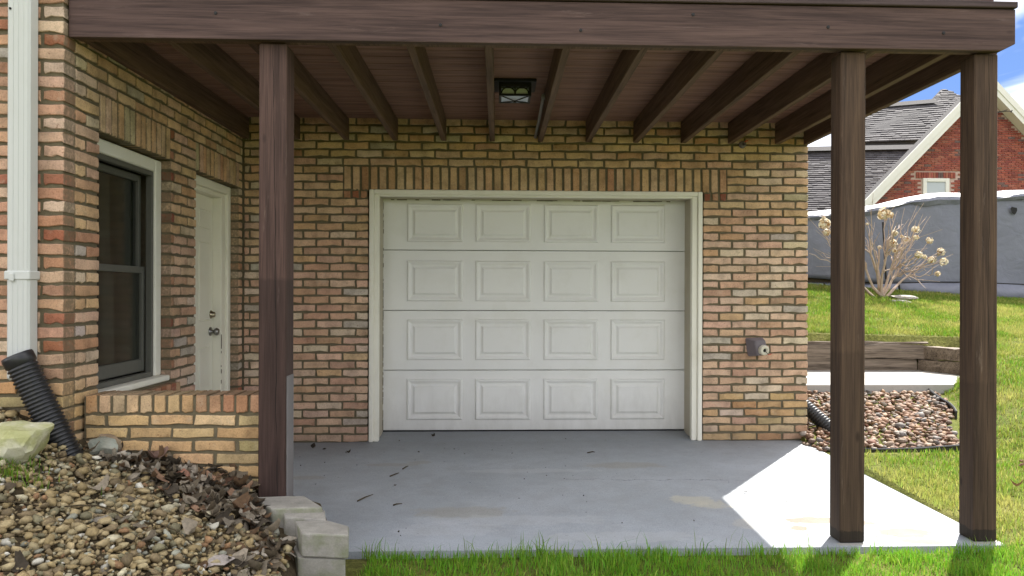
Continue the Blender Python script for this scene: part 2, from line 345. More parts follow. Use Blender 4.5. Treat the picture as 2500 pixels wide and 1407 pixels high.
# ------------------------------------------------------------------ terrain
def tps(P, z):
    P = np.array(P, float); n = len(P); d = np.linalg.norm(P[:, None]-P[None], axis=2)
    K = np.where(d > 0, d*d*np.log(d+1e-9), 0)+np.eye(n)*.01
    A = np.zeros((n+3, n+3)); A[:n, :n] = K; A[:n, n] = 1; A[:n, n+1:] = P; A[n:, :n] = A[:n, n:].T
    w = np.linalg.solve(A, np.r_[z, 0, 0, 0])
    def f(x, y):
        x = np.asarray(x, float); y = np.asarray(y, float); q = np.stack([x.ravel(), y.ravel()], 1)
        d = np.linalg.norm(q[:, None]-P[None], axis=2); k = np.where(d > 0, d*d*np.log(d+1e-9), 0)
        return (k@w[:n]+w[n]+q@w[n+1:]).reshape(x.shape)
    return f
bed_z = tps([(-2.2,3.74),(-2.6,3.74),(-1.95,3.85),(-1.54,3.9),(-1.2,3.9),(-1.05,3.6),(-.90,3.4),(-.85,3.1),(-2.0,3.1),(-1.66,2.6),(-1.2,2.8),(-.85,2.7),(-2.6,2.4),(-1.3,1.8),(-2.8,3.1),(-.85,1.9)],
            [.63,.68,.42,.325,.24,.15,.10,.07,.40,.285,.20,.05,.42,.13,.54,.0])
def lawn_z(x, y):
    x = np.asarray(x, float); y = np.asarray(y, float)
    b = np.interp(y, [-60, 0, 3.3, 3.8, 5.5, 7.5, 9.3, 12.8, 14, 20, 40, 200], [-.1, -.06, -.055, -.045, .03, .36, .60, 1.12, 1.30, 1.65, 2.2, 3.])
    far = np.clip((y-7)/7, 0, 1.)
    return b-.066*np.clip(x-6, -6, 9)*far+.05*far
def bed_right(y):   # right-hand edge of the gravel bed
    return np.interp(y, [5.6, 5.85, 6.6, 7.2, 8.0, 8.7, 9.4], [3.55, 3.62, 3.95, 4.34, 4.62, 5.1, 5.5])
def ground_z(x, y):
    z = lawn_z(x, y)
    inb = (x > 2.45) & (y > 5.62) & (y < 9.5) & (x < bed_right(y))
    zb = np.interp(y, [5.6, 8.], [-.03, .172])
    t = np.clip((x-bed_right(y))/.55, 0, 1); t = t*t*(3-2*t); near = (x > 2.45) & (y > 5.62) & (y < 9.55)
    z = np.where(near, zb*(1-t)+z*t, z)
    z = np.where((x < 2.5) & (y > 3.72) & (y < 16), -.2, z)
    z = np.where((x < -.85) & (y <= 3.75) & (y > .8), np.minimum(z, -.15), z)
    return z
def grid(xs, ys, fz):
    X, Y = np.meshgrid(xs, ys); Z = fz(X, Y); V = np.stack([X.ravel(), Y.ravel(), Z.ravel()], 1)
    n = len(xs); i = (np.arange(len(ys)-1)[:, None]*n+np.arange(n-1)[None]).ravel(); return V, np.stack([i, i+1, i+n+1, i+n], 1)
xs = np.unique(np.r_[np.linspace(-150, -6, 12), np.linspace(-6, -1, 11), np.linspace(-1, 7, 161), np.linspace(7, 20, 40), np.linspace(20, 150, 14)])
ys = np.unique(np.r_[np.linspace(-150, -5, 12), np.linspace(-5, 2.5, 16), np.linspace(2.5, 10, 151), np.linspace(10, 20, 51), np.linspace(20, 220, 20)])
V, F = grid(xs, ys, ground_z)
big('ground', V, F, MAT_GROUND, smooth=True, kind='structure')
# patio slab: a thick plate, falling gently to the front, rising under the garage door
mb = MB(); prof = [(3.775, -.036), (6.33, .0), (6.6, .036), (6.9, .036)]
for (ya, za), (yb, zb) in zip(prof[:-1], prof[1:]):
    xa, xb = (-2.06, 2.50) if ya < 6.2 else (-1.2, 1.9)
    mb.quad((xa, ya, za), (xb, ya, za), (xb, yb, zb), (xa, yb, zb))
mb.quad((-2.06, 3.775, -.3), (2.44, 3.775, -.3), (2.5, 3.775, -.036), (-2.06, 3.775, -.036)); mb.quad((2.5, 3.775, -.3), (2.5, 6.33, -.3), (2.5, 6.33, 0), (2.5, 3.775, -.036))
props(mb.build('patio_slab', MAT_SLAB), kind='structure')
# raised garden bed on the left
V, F = grid(np.linspace(-4.2, -.83, 60), np.linspace(.8, 3.96, 56), lambda x, y: np.where(x > -.845, np.minimum(bed_z(x, y), .0), bed_z(x, y))+.012*(vnoise(x, y, .12, 3)-.5))
big('garden_bed', V, F, MAT_SOIL, smooth=True, kind='structure')
# concrete pad on the far side of the gravel bed
pad = MB(); P = [(2.3, 7.95), (4.74, 7.95), (5.35, 8.75), (5.3, 9.55), (2.3, 9.55)]
pad.quad(*[(x, y, .262) for x, y in P])
for (x0, y0), (x1, y1) in zip(P, P[1:]+P[:1]): pad.quad((x0, y0, .02), (x1, y1, .02), (x1, y1, .262), (x0, y0, .262))
props(pad.build('concrete_path', MAT_PAD), kind='structure')

# ------------------------------------------------------------------ bricks
PITCH, MOD, JT = .0655, .211, .0145
BR_CACHE = {}
def brick_shape(w, h, d, jit=.0028):
    """a brick: ragged rounded face at y=0, back at y=d, centred in x and z; returns verts, faces, distance-to-border per vertex"""
    n = 12; o = []
    hw, hh = w/2, h/2; lw = w/(w+h)
    for sx, sz in ((-1, -1), (1, -1), (1, 1), (-1, 1)): pass
    P = [(-hw, -hh+.003), (-hw+.003, -hh), (-hw/3, -hh), (hw/3, -hh), (hw-.003, -hh), (hw, -hh+.003), (hw, hh-.003), (hw-.003, hh), (hw/3, hh), (-hw/3, hh), (-hw+.003, hh), (-hw, hh-.003)]
    P = [(x+random.gauss(0, jit*.6), z+random.gauss(0, jit)*(1.1 if z < 0 else .6)) for x, z in P]
    v = []; e = []
    ins = .004
    for x, z in P: v.append((x-ins*np.sign(x), 0.+random.uniform(-.0005, .0008), z-ins*np.sign(z))); e.append(ins)
    for x, z in P: v.append((x, .0045, z)); e.append(0.)
    for x, z in P: v.append((x*1., d, z*1.)); e.append(0.)
    c = len(v); v.append((0, -.0006, 0)); e.append(min(hw, hh))
    # a ring half way so that the border distance interpolates well
    f = []
    m = len(v); q = min(hw, hh)*.55
    for x, z in P: v.append((np.sign(x)*max(abs(x)-q, 0), -.0003, np.sign(z)*max(abs(z)-q, 0))); e.append(q)
    for i in range(n):
        j = (i+1) % n
        f.append((i, j, m+j, m+i)); f.append((m+i, m+j, c)); f.append((n+i, n+j, j, i)); f.append((2*n+i, 2*n+j, n+j, n+i))
    e = [(d_, x/hw, z/hh) for d_, (x, y_, z) in zip(e, v)]
    return v, f, e
def edge_attr(me, e):
    a = me.attributes.new('edge', 'FLOAT_VECTOR', 'POINT'); t = np.array(e, dtype=np.float32); a.data.foreach_set('vector', t.ravel())
def brick_mesh(w, h, d):
    k = (round(w/.006), round(h/.003), d > .05); L_ = BR_CACHE.setdefault(k, [])
    lim = 9 if abs(w-MOD+JT) < .01 else 3
    if len(L_) >= lim: return random.choice(L_)
    v, f, e = brick_shape(w, h, d); me = bpy.data.meshes.new('brick'); me.from_pydata(v, [], f); me.materials.append(MAT_BRICK); edge_attr(me, e); fix_normals(me); L_.append(me); return me
PAL = [((.56, .37, .21), 30), ((.59, .41, .25), 22), ((.57, .385, .265), 20), ((.52, .33, .185), 12), ((.44, .36, .23), 4), ((.44, .38, .28), 2), ((.46, .27, .16), 3), ((.60, .47, .32), 5)]
PAL_RED = [((.30, .12, .065), 5), ((.38, .20, .12), 4), ((.24, .09, .055), 3), ((.42, .26, .16), 3)]
PAL_FRONT = [((.50, .30, .195), 16), ((.55, .37, .255), 16), ((.34, .145, .085), 8), ((.43, .235, .145), 9), ((.42, .36, .31), 4), ((.58, .44, .32), 9)]
PAL_OLIVE = [((.55, .37, .19), 20), ((.50, .33, .165), 14), ((.56, .40, .24), 10), ((.42, .33, .17), 5), ((.46, .27, .13), 5)]
def pick(p):
    c = random.choices([q[0] for q in p], [q[1] for q in p])[0]; k = random.uniform(.92, 1.08)
    return tuple(min(1, q*k*random.uniform(.96, 1.04)) for q in c)
class Wall:
    """collects bricks of one flat wall; frame maps (u, out, v) -> world"""
    def __init__(s): s.items = []   # (area, w, h, d, world pos, rz, color)
    def brick(s, fr, u0, u1, v0, v1, pal=PAL, d=.034, prio=1.):
        w, h = u1-u0, v1-v0
        if w < .018 or h < .018: return
        out = random.gauss(.0, .0016); v0 += random.gauss(0, .0011); v1 += random.gauss(0, .0011); s.items.append((w*h*prio, w, h, d, fr((u0+u1)/2, out, (v0+v1)/2), fr.rz, pick(pal)))
    def build(s, parent, limit=300):
        s.items.sort(key=lambda t: -t[0])
        for a, w, h, d, p, rz, c in s.items[:limit]:
            o = add('brick', brick_mesh(w, h, d), p, parent, rz); o.color = (*c, 1)
        rest = s.items[limit:]
        if rest:
            VV = []; FF = []; EE = []; CC = []
            for a, w, h, d, p, rz, c in rest:
                v, f, e = brick_shape(w, h, d); i = len(VV); cs, sn = math.cos(rz), math.sin(rz)
                VV += [(p[0]+cs*x-sn*y-WL[parent][0], p[1]+sn*x+cs*y-WL[parent][1], p[2]+z-WL[parent][2]) for x, y, z in v]; FF += [tuple(i+k for k in g) for g in f]; EE += e; CC += [(*c, 1)]*len(v)
            me = bpy.data.meshes.new('brickwork'); me.from_pydata(VV, [], FF); me.materials.append(MAT_BRICK_S); edge_attr(me, EE); fix_normals(me)
            ca = me.color_attributes.new('tint', 'FLOAT_COLOR', 'POINT'); ca.data.foreach_set('color', np.array(CC, dtype=np.float32).ravel())
            o = bpy.data.objects.new('brickwork', me); COL.objects.link(o); o.parent = parent; WL[o] = WL[parent]; props(o, kind='stuff')
class Frame:
    def __init__(s, kind, a): s.kind, s.a, s.rz = kind, a, (0. if kind == 'front' else R(90))
    def __call__(s, u, out, v):     # out > 0 comes out of the wall
        return Vector((u, s.a-out, v)) if s.kind == 'front' else Vector((s.a+out, u, v))
def spans(u0, u1, holes):
    r = [(u0, u1)]
    for a, b in holes:
        r = [q for (x, y) in r for q in ((x, min(y, a)), (max(x, b), y)) if q[1]-q[0] > .02]
    return sorted(r)
def lay(wall, fr, u0, u1, rows, holes, anchor, pal=PAL, z0=0., pitch=PITCH, deep=(), palz=None, prio=None, header=.1055):
    """running bond; holes: (u0,u1,v0,v1); anchor: u from which the module is counted; reveal ends are laid deep and darker"""
    for r in range(*rows):
        v0 = z0+r*pitch; v1 = v0+pitch; vm = (v0+v1)/2
        hs = [(a, b) for a, b, c, d in holes if c < vm < d]
        ph = anchor+(header if r % 2 else 0.)
        for a, b in spans(u0, u1, hs):
            k = math.floor((a-ph)/MOD); x = ph+k*MOD; cuts = [a]
            while x < b-.001:
                if x > a+.045 and x < b-.045: cuts.append(x)
                x += MOD
            cuts.append(b)
            for p, q in zip(cuts[:-1], cuts[1:]):
                l, rr = p+JT/2, q-JT/2
                edge_l = any(abs(p-h[1]) < 1e-6 for h in hs); edge_r = any(abs(q-h[0]) < 1e-6 for h in hs)
                if edge_l: l = p
                if edge_r: rr = q
                if abs(p-u0) < 1e-6 and 'l' in deep: l = p
                if abs(q-u1) < 1e-6 and 'r' in deep: rr = q
                dp = .095 if edge_l or edge_r or (abs(p-u0) < 1e-6 and 'l' in deep) or (abs(q-u1) < 1e-6 and 'r' in deep) else .034
                pl = palz(vm, (p+q)/2) if palz else pal
                if (edge_l or edge_r) and q-p < .09: pl = PAL_RED
                wall.brick(fr, l, rr, v0+JT/2, v1-JT/2, pl, dp, prio((p+q)/2, vm) if prio else 1.)
def soldiers(wall, fr, u0, u1, v0, v1, n, pal=PAL, d=.095, j=.016):
    w = (u1-u0)/n
    for i in range(n): wall.brick(fr, u0+i*w+j/2, u0+(i+1)*w-j/2, v0+.005, v1-.006, pal, d, 1.5)
grow = lambda h: (h[0]-.007, h[1]+.007, h[2]-.002, h[3]+.002)
def wall_core(u0, u1, v0, v1, holes, frame, a, back):
    """mortar body 7 mm behind the brick faces, with the openings left out"""
    us = sorted({u0, u1, *[q for h in holes for q in h[:2] if u0 < q < u1]}); vs = sorted({v0, v1, *[q for h in holes for q in h[2:] if v0 < q < v1]})
    mb = MB()
    for a0, a1 in zip(us[:-1], us[1:]):
        for b0, b1 in zip(vs[:-1], vs[1:]):
            if any(h[0] <= (a0+a1)/2 <= h[1] and h[2] <= (b0+b1)/2 <= h[3] for h in holes): continue
            if frame == 'front': mb.box(a0, a1, a+.009, back, b0, b1)
            else: mb.box(back, a-.009, a0, a1, b0, b1)
    return mb
D, XL, XR = 6.33, -2.041, 2.55
# --- garage wall
gw = thing('brick_wall', (.25, D, 0), 'tan brick garage wall under the deck, framing the wide white garage door', 'wall')
GO = (-1.045, 1.682, -.05, 31*PITCH); GS = (-1.247, 1.877, 31*PITCH, 34*PITCH)
GH = [(-1.247, -1.045, 30*PITCH, 31*PITCH), (1.682, 1.877, 30*PITCH, 31*PITCH)]
PAL_PINK = [((.56, .37, .255), 26), ((.60, .42, .30), 20), ((.54, .345, .225), 14), ((.50, .31, .20), 8), ((.49, .42, .34), 3), ((.45, .385, .31), 2), ((.46, .29, .195), 3), ((.62, .49, .36), 8)]
def pal_g(v, u):
    if u > 1.7 and v < .42: return PAL_OLIVE if random.random() < .6 else PAL_PINK
    return PAL_PINK if random.random() < min(max((2.05-v)/.7, .12), .92) else PAL  # yellower high up, pinker low down: bounced light put into the brick colours
Wg = Wall(); fg = Frame('front', D)
hide = lambda u, v: .3 if (-1.86 < u < -1.58 or v > 2.56 or u < -1.98) else 1.
PAL_S = [((.52, .35, .20), 20), ((.55, .38, .23), 14), ((.46, .28, .155), 10), ((.40, .21, .12), 3)]
lay(Wg, fg, XL+.004, XR, (0, 40), [GO, GS]+GH, XR, deep='r', palz=pal_g, prio=hide)
soldiers(Wg, fg, GS[0], GS[1], GS[2], GS[3], 44, PAL_S)
for a, b, c, d in GH: soldiers(Wg, fg, a, b, c, d, 3, PAL_RED)
Wg.build(gw)
core = wall_core(XL-.2, XR-.009, -.2, 2.66, [grow(GO)], 'front', D, 6.95)
core.build('mortar', MAT_MORTAR, gw)
# brick mould and jambs of the garage opening
cs = MB()
for x0, x1, s in ((-1.036, -.998, 1), (1.635, 1.673, -1)):
    cs.bbox(x0, x1, 6.322, 6.372, -.0, 2.037, .006)
for x0, x1 in ((-.998, -.960), (1.590, 1.635)): cs.bbox(x0, x1, 6.34, 6.40, .002, 1.999, .004)
cs.bbox(-.998, 1.635, 6.322, 6.372, 1.999, 2.037, .006); cs.bbox(-.960, 1.590, 6.34, 6.40, 1.985, 1.9985, .003)
cs.build('door_casing', MAT_WHITE, gw)
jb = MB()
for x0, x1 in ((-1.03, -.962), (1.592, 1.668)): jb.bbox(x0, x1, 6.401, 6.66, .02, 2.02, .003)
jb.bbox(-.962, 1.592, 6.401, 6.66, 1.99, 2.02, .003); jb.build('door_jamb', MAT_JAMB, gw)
ws = MB()
for k in range(60):
    z = random.uniform(.05, 1.95); l = random.uniform(.01, .06)
    ws.box(-.9615, -.9595+random.uniform(0, .003), 6.583, 6.592, z, z+l)
    if k < 40:
        x = random.uniform(-.9, 1.45); l = random.uniform(.01, .09); ws.box(x, x+l, 6.590, 6.5965, 1.985-random.uniform(0, .003), 1.9895)
ws.build('weatherstrip', MAT_GRIME, gw)
# house body behind the wall (upper storey, off camera; keeps the sun out as the real house does)
hb = thing('house_body', (-1.7, 11, 0), 'rear brick house mass rising above the garage wall and deck', 'house')
m_ = MB(); m_.box(-9., 2.53, 6.96, 14.5, -.2, 5.9); m_.box(-9., 2.53, 6.34, 6.955, 2.672, 5.9); m_.build('wall', MAT_MORTAR, hb)
m_ = MB(); m_.raw([(-9.4, 6.05, 5.85), (2.95, 6.05, 5.85), (2.95, 14.9, 5.85), (-9.4, 14.9, 5.85), (-6., 10.4, 8.0), (-.5, 10.4, 8.0)], [(0, 1, 5, 4), (1, 2, 5), (2, 3, 4, 5), (3, 0, 4), (3, 2, 1, 0)])
MAT_ASPH = plain('asphalt_shingle', (.06, .058, .06), .9, .3); m_.build('roof', MAT_ASPH, hb)

# --- house wing on the left: front face and side wall
WF = 3.75
ww = thing('brick_wall', (XL, 5., 0), 'brick wing wall with the dark window and narrow white door, left of the patio', 'wall')
WO = (4.08, 4.965, 10*PITCH, 31*PITCH); WS_ = (4.08, 4.95, 31*PITCH, 34*PITCH); DO = (5.36, 6.235, -.05, 31*PITCH); DS = (5.36, 6.235, 31*PITCH, 34*PITCH)
SL = (4.09, 5.045, 9*PITCH, 10*PITCH)
Ww = Wall(); fs = Frame('side', XL); ff = Frame('front', WF)
def pal_s(v, u):
    if u < 4.1: return PAL_OLIVE if v < .75 else (PAL_FRONT if random.random() < .45 else PAL)
    return PAL if v > 1.6 else (PAL_PINK if random.random() < .85 else PAL_FRONT)  # same height split, the light's warm-to-pink change painted into the bricks
lay(Ww, fs, WF+.1, D-.004, (1, 38), [WO, WS_, DO, DS, SL], WF+.1, palz=pal_s, prio=lambda u, v: .4 if v < .62 and u > 3.95 else 1.2)
soldiers(Ww, fs, WS_[0], WS_[1], WS_[2], WS_[3], 13); soldiers(Ww, fs, DS[0], DS[1], DS[2], DS[3], 13)
pal_f = lambda v, u: PAL_OLIVE if v < .82 else PAL_FRONT
for r in range(1, 45):                      # corner bricks, shared by both faces
    v0 = r*PITCH; pl = pal_f(v0, 0)
    if r % 2: Ww.brick(ff, XL-.199, XL, v0+JT/2, v0+PITCH-JT/2, pl, .094, 1.3); e0 = XL-.199-JT
    else: Ww.brick(ff, XL-.094, XL, v0+JT/2, v0+PITCH-JT/2, pl if random.random() < .5 else PAL_RED, .094, 1.3); e0 = XL-.094-JT
    x = e0
    while x > -4.2:
        w = .199
        Ww.brick(ff, x-w, x, v0+JT/2, v0+PITCH-JT/2, pl, .034, 1. if v0 > .5 and x > -2.32 else .01); x -= w+JT
# sloping rowlock sill under the window
for k in range(13):
    u = 4.10+k*.0725; Ww.brick(fs, u, u+.0625, 8.75*PITCH, 9.75*PITCH, PAL_RED, .09, .5); p = Ww.items[-1]; Ww.items[-1] = (*p[:4], p[4]+Vector((.035, 0, 0)), *p[5:])
Ww.build(ww)
core = wall_core(WF+.1, D-.0, -.2, 2.66, [grow(WO), grow(DO)], 'side', XL, XL-.30)
core.build('mortar', MAT_MORTAR, ww)
m_ = MB(); m_.box(-6., XL-.007, WF+.007, WF+.10, -.2, 5.9); m_.box(-6., XL-.007, WF+.10, D+.63, 2.66, 5.9); m_.box(-6., XL-.301, WF+.10, D+.63, -.2, 2.66); m_.build('mortar_front', MAT_MORTAR, ww)
# window: white brick mould, dark storm frame, two sashes
wx = XL-.06
win = MB(); f_ = [(4.085, 4.14), (4.878, 4.96)]
for a, b in f_: win.bbox(wx-.06, wx, a, b, .69, 2.02, .006)
win.bbox(wx-.06, wx, 4.14, 4.878, 1.945, 2.02, .006)
win.bbox(wx-.06, wx+.055, 4.085, 4.96, .655, .689, .006)
wo_ = win.build('window', MAT_WHITE, ww)
m_ = MB()
for a, b in ((4.141, 4.166), (4.852, 4.877)): m_.bbox(wx-.05, wx-.012, a, b, .69, 1.944, .003)
m_.bbox(wx-.05, wx-.012, 4.166, 4.852, 1.915, 1.944, .003); m_.bbox(wx-.05, wx-.012, 4.166, 4.852, .69, .72, .003)
m_.build('storm_frame', MAT_BRONZE, wo_)
m_ = MB()
for z0, z1, x in ((.726, 1.36, wx-.066), (1.32, 1.914, wx-.09)):
    for a, b in ((4.167, 4.200), (4.818, 4.851)): m_.bbox(x-.02, x+.013, a, b, z0, z1, .003)
    m_.bbox(x-.02, x+.013, 4.200, 4.818, z0, z0+(.075 if z0 < 1 else .04), .003); m_.bbox(x-.02, x+.013, 4.200, 4.818, z1-.04, z1, .003)
m_.build('sash', MAT_BRONZE, wo_)
for z0, z1, x in ((.80, 1.32, wx-.07), (1.36, 1.875, wx-.094)):
    m_ = MB(); m_.box(x-.006, x, 4.200, 4.818, z0, z1); m_.build('pane', MAT_GLASS, wo_)
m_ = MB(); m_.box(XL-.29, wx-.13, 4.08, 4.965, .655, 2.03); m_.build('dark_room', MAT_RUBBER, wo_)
# entry door
m_ = MB(); dx = XL-.062
for a, b in ((5.362, 5.40), (6.17, 6.233)): m_.bbox(dx-.045, dx, a, b, .0, 2.028, .006)
m_.bbox(dx-.045, dx, 5.40, 6.17, 1.965, 2.028, .006)
for a, b in ((5.40, 5.435), (6.085, 6.17)): m_.bbox(dx-.10, dx-.02, a, b, .0, 1.964, .004)
m_.bbox(dx-.10, dx-.02, 5.435, 6.085, 1.93, 1.964, .004)
dr = m_.build('door', MAT_ENTRY, ww)
m_ = MB(); m_.bbox(dx-.125, dx-.085, 5.437, 6.08, .03, 1.928, .003)
m_.build('door_leaf', MAT_ENTRY, dr)
for z0, z1 in ((1.68, 1.82), (.99, 1.58), (.18, .80)):
    for a, b in ((5.50, 5.72), (5.80, 6.02)):
        m_ = MB(); m_.bbox(dx-.09, dx-.079, a, b, z0, z1, .010); m_.build('raised_panel', MAT_ENTRY, dr)
m_ = MB(); m_.lathe([(0, 0), (0, .034), (.006, .034), (.010, .014), (.03, .013), (.036, .026), (.05, .030), (.062, .024), (.068, 0)], (dx-.084, 6.03, .905), (1, 0, 0), 16); m_.build('knob', MAT_STEEL, dr, True)
m_ = MB(); m_.lathe([(0, 0), (0, .031), (.012, .030), (.018, .022), (.034, .02), (.036, 0)], (dx-.084, 6.03, 1.035), (1, 0, 0), 16); m_.build('deadbolt', MAT_BRASS, dr, True)
m_ = MB()
for k in range(9):
    z = random.uniform(.45, .85); m_.box(dx-.021, dx-.0185, 6.083, 6.083+random.uniform(.003, .012), z, z+random.uniform(.01, .05))
m_.build('flaking_paint', MAT_GRIME, dr)

# --- low brick wall beside the post
lw = thing('brick_wall', (-1.6, 3.98, 0), 'low tan brick wall with upright cap bricks, between the wing and the left post', 'wall')
LY = 3.91; Wl = Wall(); fl = Frame('front', LY); lx0, lx1 = XL+.012, -1.162
lay(Wl, fl, lx0, lx1, (-6, 0), [], lx1-.02, pal=PAL_OLIVE, z0=.606, pitch=.0635)
n = 13; w = (lx1-lx0)/n
for i in range(n):
    c = PAL_OLIVE if i < 8 else [((.42, .25, .15), 3), ((.36, .19, .11), 2)]
    Wl.brick(fl, lx0+i*w+.006, lx0+(i+1)*w-.006, .612, .698, c, .195, 2.)
Wl.build(lw)
m_ = MB(); m_.box(lx0, lx1, LY+.008, LY+.19, -.2, .692); m_.build('mortar', MAT_MORTAR, lw)

# ------------------------------------------------------------------ garage door
GY = 6.6
gd = thing('garage_door', (.32, GY, .04), 'wide white sectional garage door with four rows of raised panels', 'garage door')
ZL = [.045, .553, 1.056, 1.564, 2.06]
PX = [(-.764, -.293), (-.19, .280), (.387, .853), (.957, 1.423)]; PZ = [(.133, .482), (.636, .984), (1.132, 1.478), (1.631, 1.956)]
for i in range(4):
    m_ = MB(); m_.bbox(-.968, 1.603, GY, GY+.045, ZL[i]+.0025, ZL[i+1]-.0025, .004)
    sec = m_.build('door_section', MAT_DOOR, gd)
    for x0, x1 in PX:
        z0, z1 = PZ[i]; m_ = MB()
        rings = [(0., .002), (.010, -.014), (.020, -.014), (.040, -.001), (.052, -.001), (.070, -.014)]   # inset, depth
        vs = []
        for ins, dp in rings:
            vs += [(x0+ins, GY+dp, z0+ins), (x1-ins, GY+dp, z0+ins), (x1-ins, GY+dp, z1-ins), (x0+ins, GY+dp, z1-ins)]
        fc = []
        for k in range(len(rings)-1):
            for j in range(4): a = k*4+j; b = k*4+(j+1) % 4; fc.append((a, b, b+4, a+4))
        k = (len(rings)-1)*4; fc.append((k, k+1, k+2, k+3)); m_.raw(vs, fc); o = m_.build('raised_panel', MAT_DOOR, sec)
m_ = MB(); m_.bbox(-.968, 1.603, GY+.004, GY+.04, .036, .0465, .002); m_.build('bottom_seal', MAT_RUBBER, gd)

# ------------------------------------------------------------------ deck
dk = thing('deck', (.25, 5., 0), 'brown stained wooden deck carried over the patio on posts', 'deck')
BZ0, BZ1 = 2.416, 2.622
JB = 2.432; UN = 2.606
JXc = [-.0486+.3898*k for k in range(-5, 7)]; JXc[0] = -2.012
for x in JXc: m_ = MB(); m_.bbox(x-.021, x+.021, 3.90, 6.325, JB, UN-.002, .003); m_.build('joist', MAT_JOIST, dk)
m_ = MB(); m_.bbox(2.512, 2.552, 3.90, 6.38, JB, UN-.002, .003); m_.build('rim_joist', MAT_JOIST, dk)
y = 3.826; k = 0
while y < 6.32:
    y1 = min(y+.138, 6.328); m_ = MB(); m_.bbox(XL+.006, 2.575, y, y1-.004, UN, UN+.036, .004); m_.build('deck_board', MAT_BOARD, dk); y = y1
# double front beam with a clipped lower right corner, then a nosing and the rail's lower board
m_ = MB(); pr = [(XL+.004, BZ0), (2.495, BZ0), (2.565, BZ0+.035), (2.565, BZ1), (XL+.004, BZ1)]
for ya, yb in ((3.78, 3.822),):
    v = [(x, yy, z) for yy in (ya, yb) for x, z in pr]; m_.raw(v, [(0, 1, 2, 3, 4), (9, 8, 7, 6, 5)]+[(i+5, (i+1) % 5+5, (i+1) % 5, i) for i in range(5)])
bo = m_.build('front_beam', MAT_BEAM, dk); bm_ = bo.modifiers.new('b', 'BEVEL'); bm_.width = .004; bm_.segments = 2; fix_normals(bo.data)
m_ = MB(); m_.bbox(XL+.004, 2.50, 3.828, 3.893, BZ0+.012, UN-.002, .003); m_.build('inner_beam', MAT_JOIST, dk)
m_ = MB(); m_.bbox(XL+.004, 2.57, 3.766, 3.81, BZ1+.004, BZ1+.036, .004); m_.build('nosing_board', MAT_NOSE, dk)
m_ = MB(); m_.bbox(-1.9, 2.47, 3.80, 3.84, BZ1+.042, BZ1+.13, .004); m_.build('rail_board', MAT_BEAM, dk)
def post(x0, x1, y0, y1, z0, z1, mat, twist=0.):
    m_ = MB(); m_.bbox(x0, x1, y0, y1, z0, z1, .006); bm = bmesh.new(); 
    v = []
    cx, cy = (x0+x1)/2, (y0+y1)/2
    for a, b, c in m_.v:
        t = R(twist); v.append((cx+(a-cx)*math.cos(t)-(b-cy)*math.sin(t), cy+(a-cx)*math.sin(t)+(b-cy)*math.cos(t), c))
    m_.v = v; bm.free(); return m_.build('post', mat, dk)
pl_ = post(-1.158, -1.026, 3.826, 3.972, -.1, BZ0-.001, MAT_POSTL); pl_['label'] = 'dark left post with a long drying crack beside the low wall'
p1_ = post(1.705, 1.832, 3.826, 3.945, -.034, BZ0-.001, MAT_POST1, 1.); p1_['label'] = 'brown post at the edge of the sunlit concrete'
p2_ = post(2.388, 2.508, 3.826, 3.955, -.034, BZ0-.001, MAT_POST2); p2_['label'] = 'brown corner post at the right end of the deck'
for x, z in ((-.28, 2.50), (.40, 2.485), (1.62, 2.52), (-1.35, 2.54), (.95, 2.57), (2.2, 2.50)):
    m_ = MB(); m_.lathe([(0, .009), (.003, .008), (.004, 0)], (x, 3.7801, z), (0, -1, 0), 8); m_.build('bolt_head', MAT_BLACKM, dk)
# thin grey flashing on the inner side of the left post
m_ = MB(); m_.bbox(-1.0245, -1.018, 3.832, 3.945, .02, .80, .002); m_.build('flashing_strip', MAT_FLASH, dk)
m_ = MB()
for x, y in ((1.768, 3.885), (2.448, 3.89)): m_.bbox(x-.085, x+.085, y-.085, y+.075, -.13, -.0345, .008)
m_.box(1.72, 1.722, 3.88, 3.882, -.0345, -.034)
ft = [MB().bbox(x-.085, x+.085, y-.1, y+.07, -.16, -.0352, .008).build('post_footing', MAT_PAD, dk) for x, y in ((1.768, 3.885), (2.448, 3.89))]

# ------------------------------------------------------------------ fixtures
lt = thing('ceiling_lantern', (.11, 5.22, UN), 'black caged ceiling lantern with frosted glass under the deck boards', 'light fixture')
m_ = MB(); m_.bbox(-.03, .25, 5.08, 5.36, UN-.022, UN-.001, .004); m_.build('mounting_plate', MAT_BLACKM, lt)
lx0_, lx1_, ly0, ly1, lz0, lz1 = .012, .208, 5.11, 5.31, 2.497, UN-.0225
m_ = MB()
for x in (lx0_, lx1_):
    for y in (ly0, ly1): m_.bbox(x-.008, x+.008, y-.008, y+.008, lz0, lz1, .002)
for y in (ly0, ly1): m_.bbox(lx0_+.008, lx1_-.008, y-.007, y+.007, lz0, lz0+.013, .002); m_.bbox(lx0_+.008, lx1_-.008, y-.007, y+.007, lz1-.028, lz1, .002)
for x in (lx0_, lx1_): m_.bbox(x-.007, x+.007, ly0+.008, ly1-.008, lz0, lz0+.013, .002); m_.bbox(x-.007, x+.007, ly0+.008, ly1-.008, lz1-.028, lz1, .002)
for cx in (lx0_+.053, lx1_-.053):    # twin arches of the front
    for s in (0, 1):
        n_ = 8
        for i in range(n_):
            a0, a1 = math.pi*i/n_, math.pi*(i+1)/n_; rr = .044; zc = lz1-.070
            if s == 0: m_.tube([(cx+rr*math.cos(a0), ly0, zc+rr*math.sin(a0)*.9), (cx+rr*math.cos(a1), ly0, zc+rr*math.sin(a1)*.9)], .005, 4)
m_.bbox((lx0_+lx1_)/2-.004, (lx0_+lx1_)/2+.004, ly0-.004, ly0+.004, lz0+.013, lz1-.028, .001)
m_.bbox(lx0_+.008, lx1_-.008, ly0-.003, ly0+.003, lz0+.05, lz0+.055, .001)
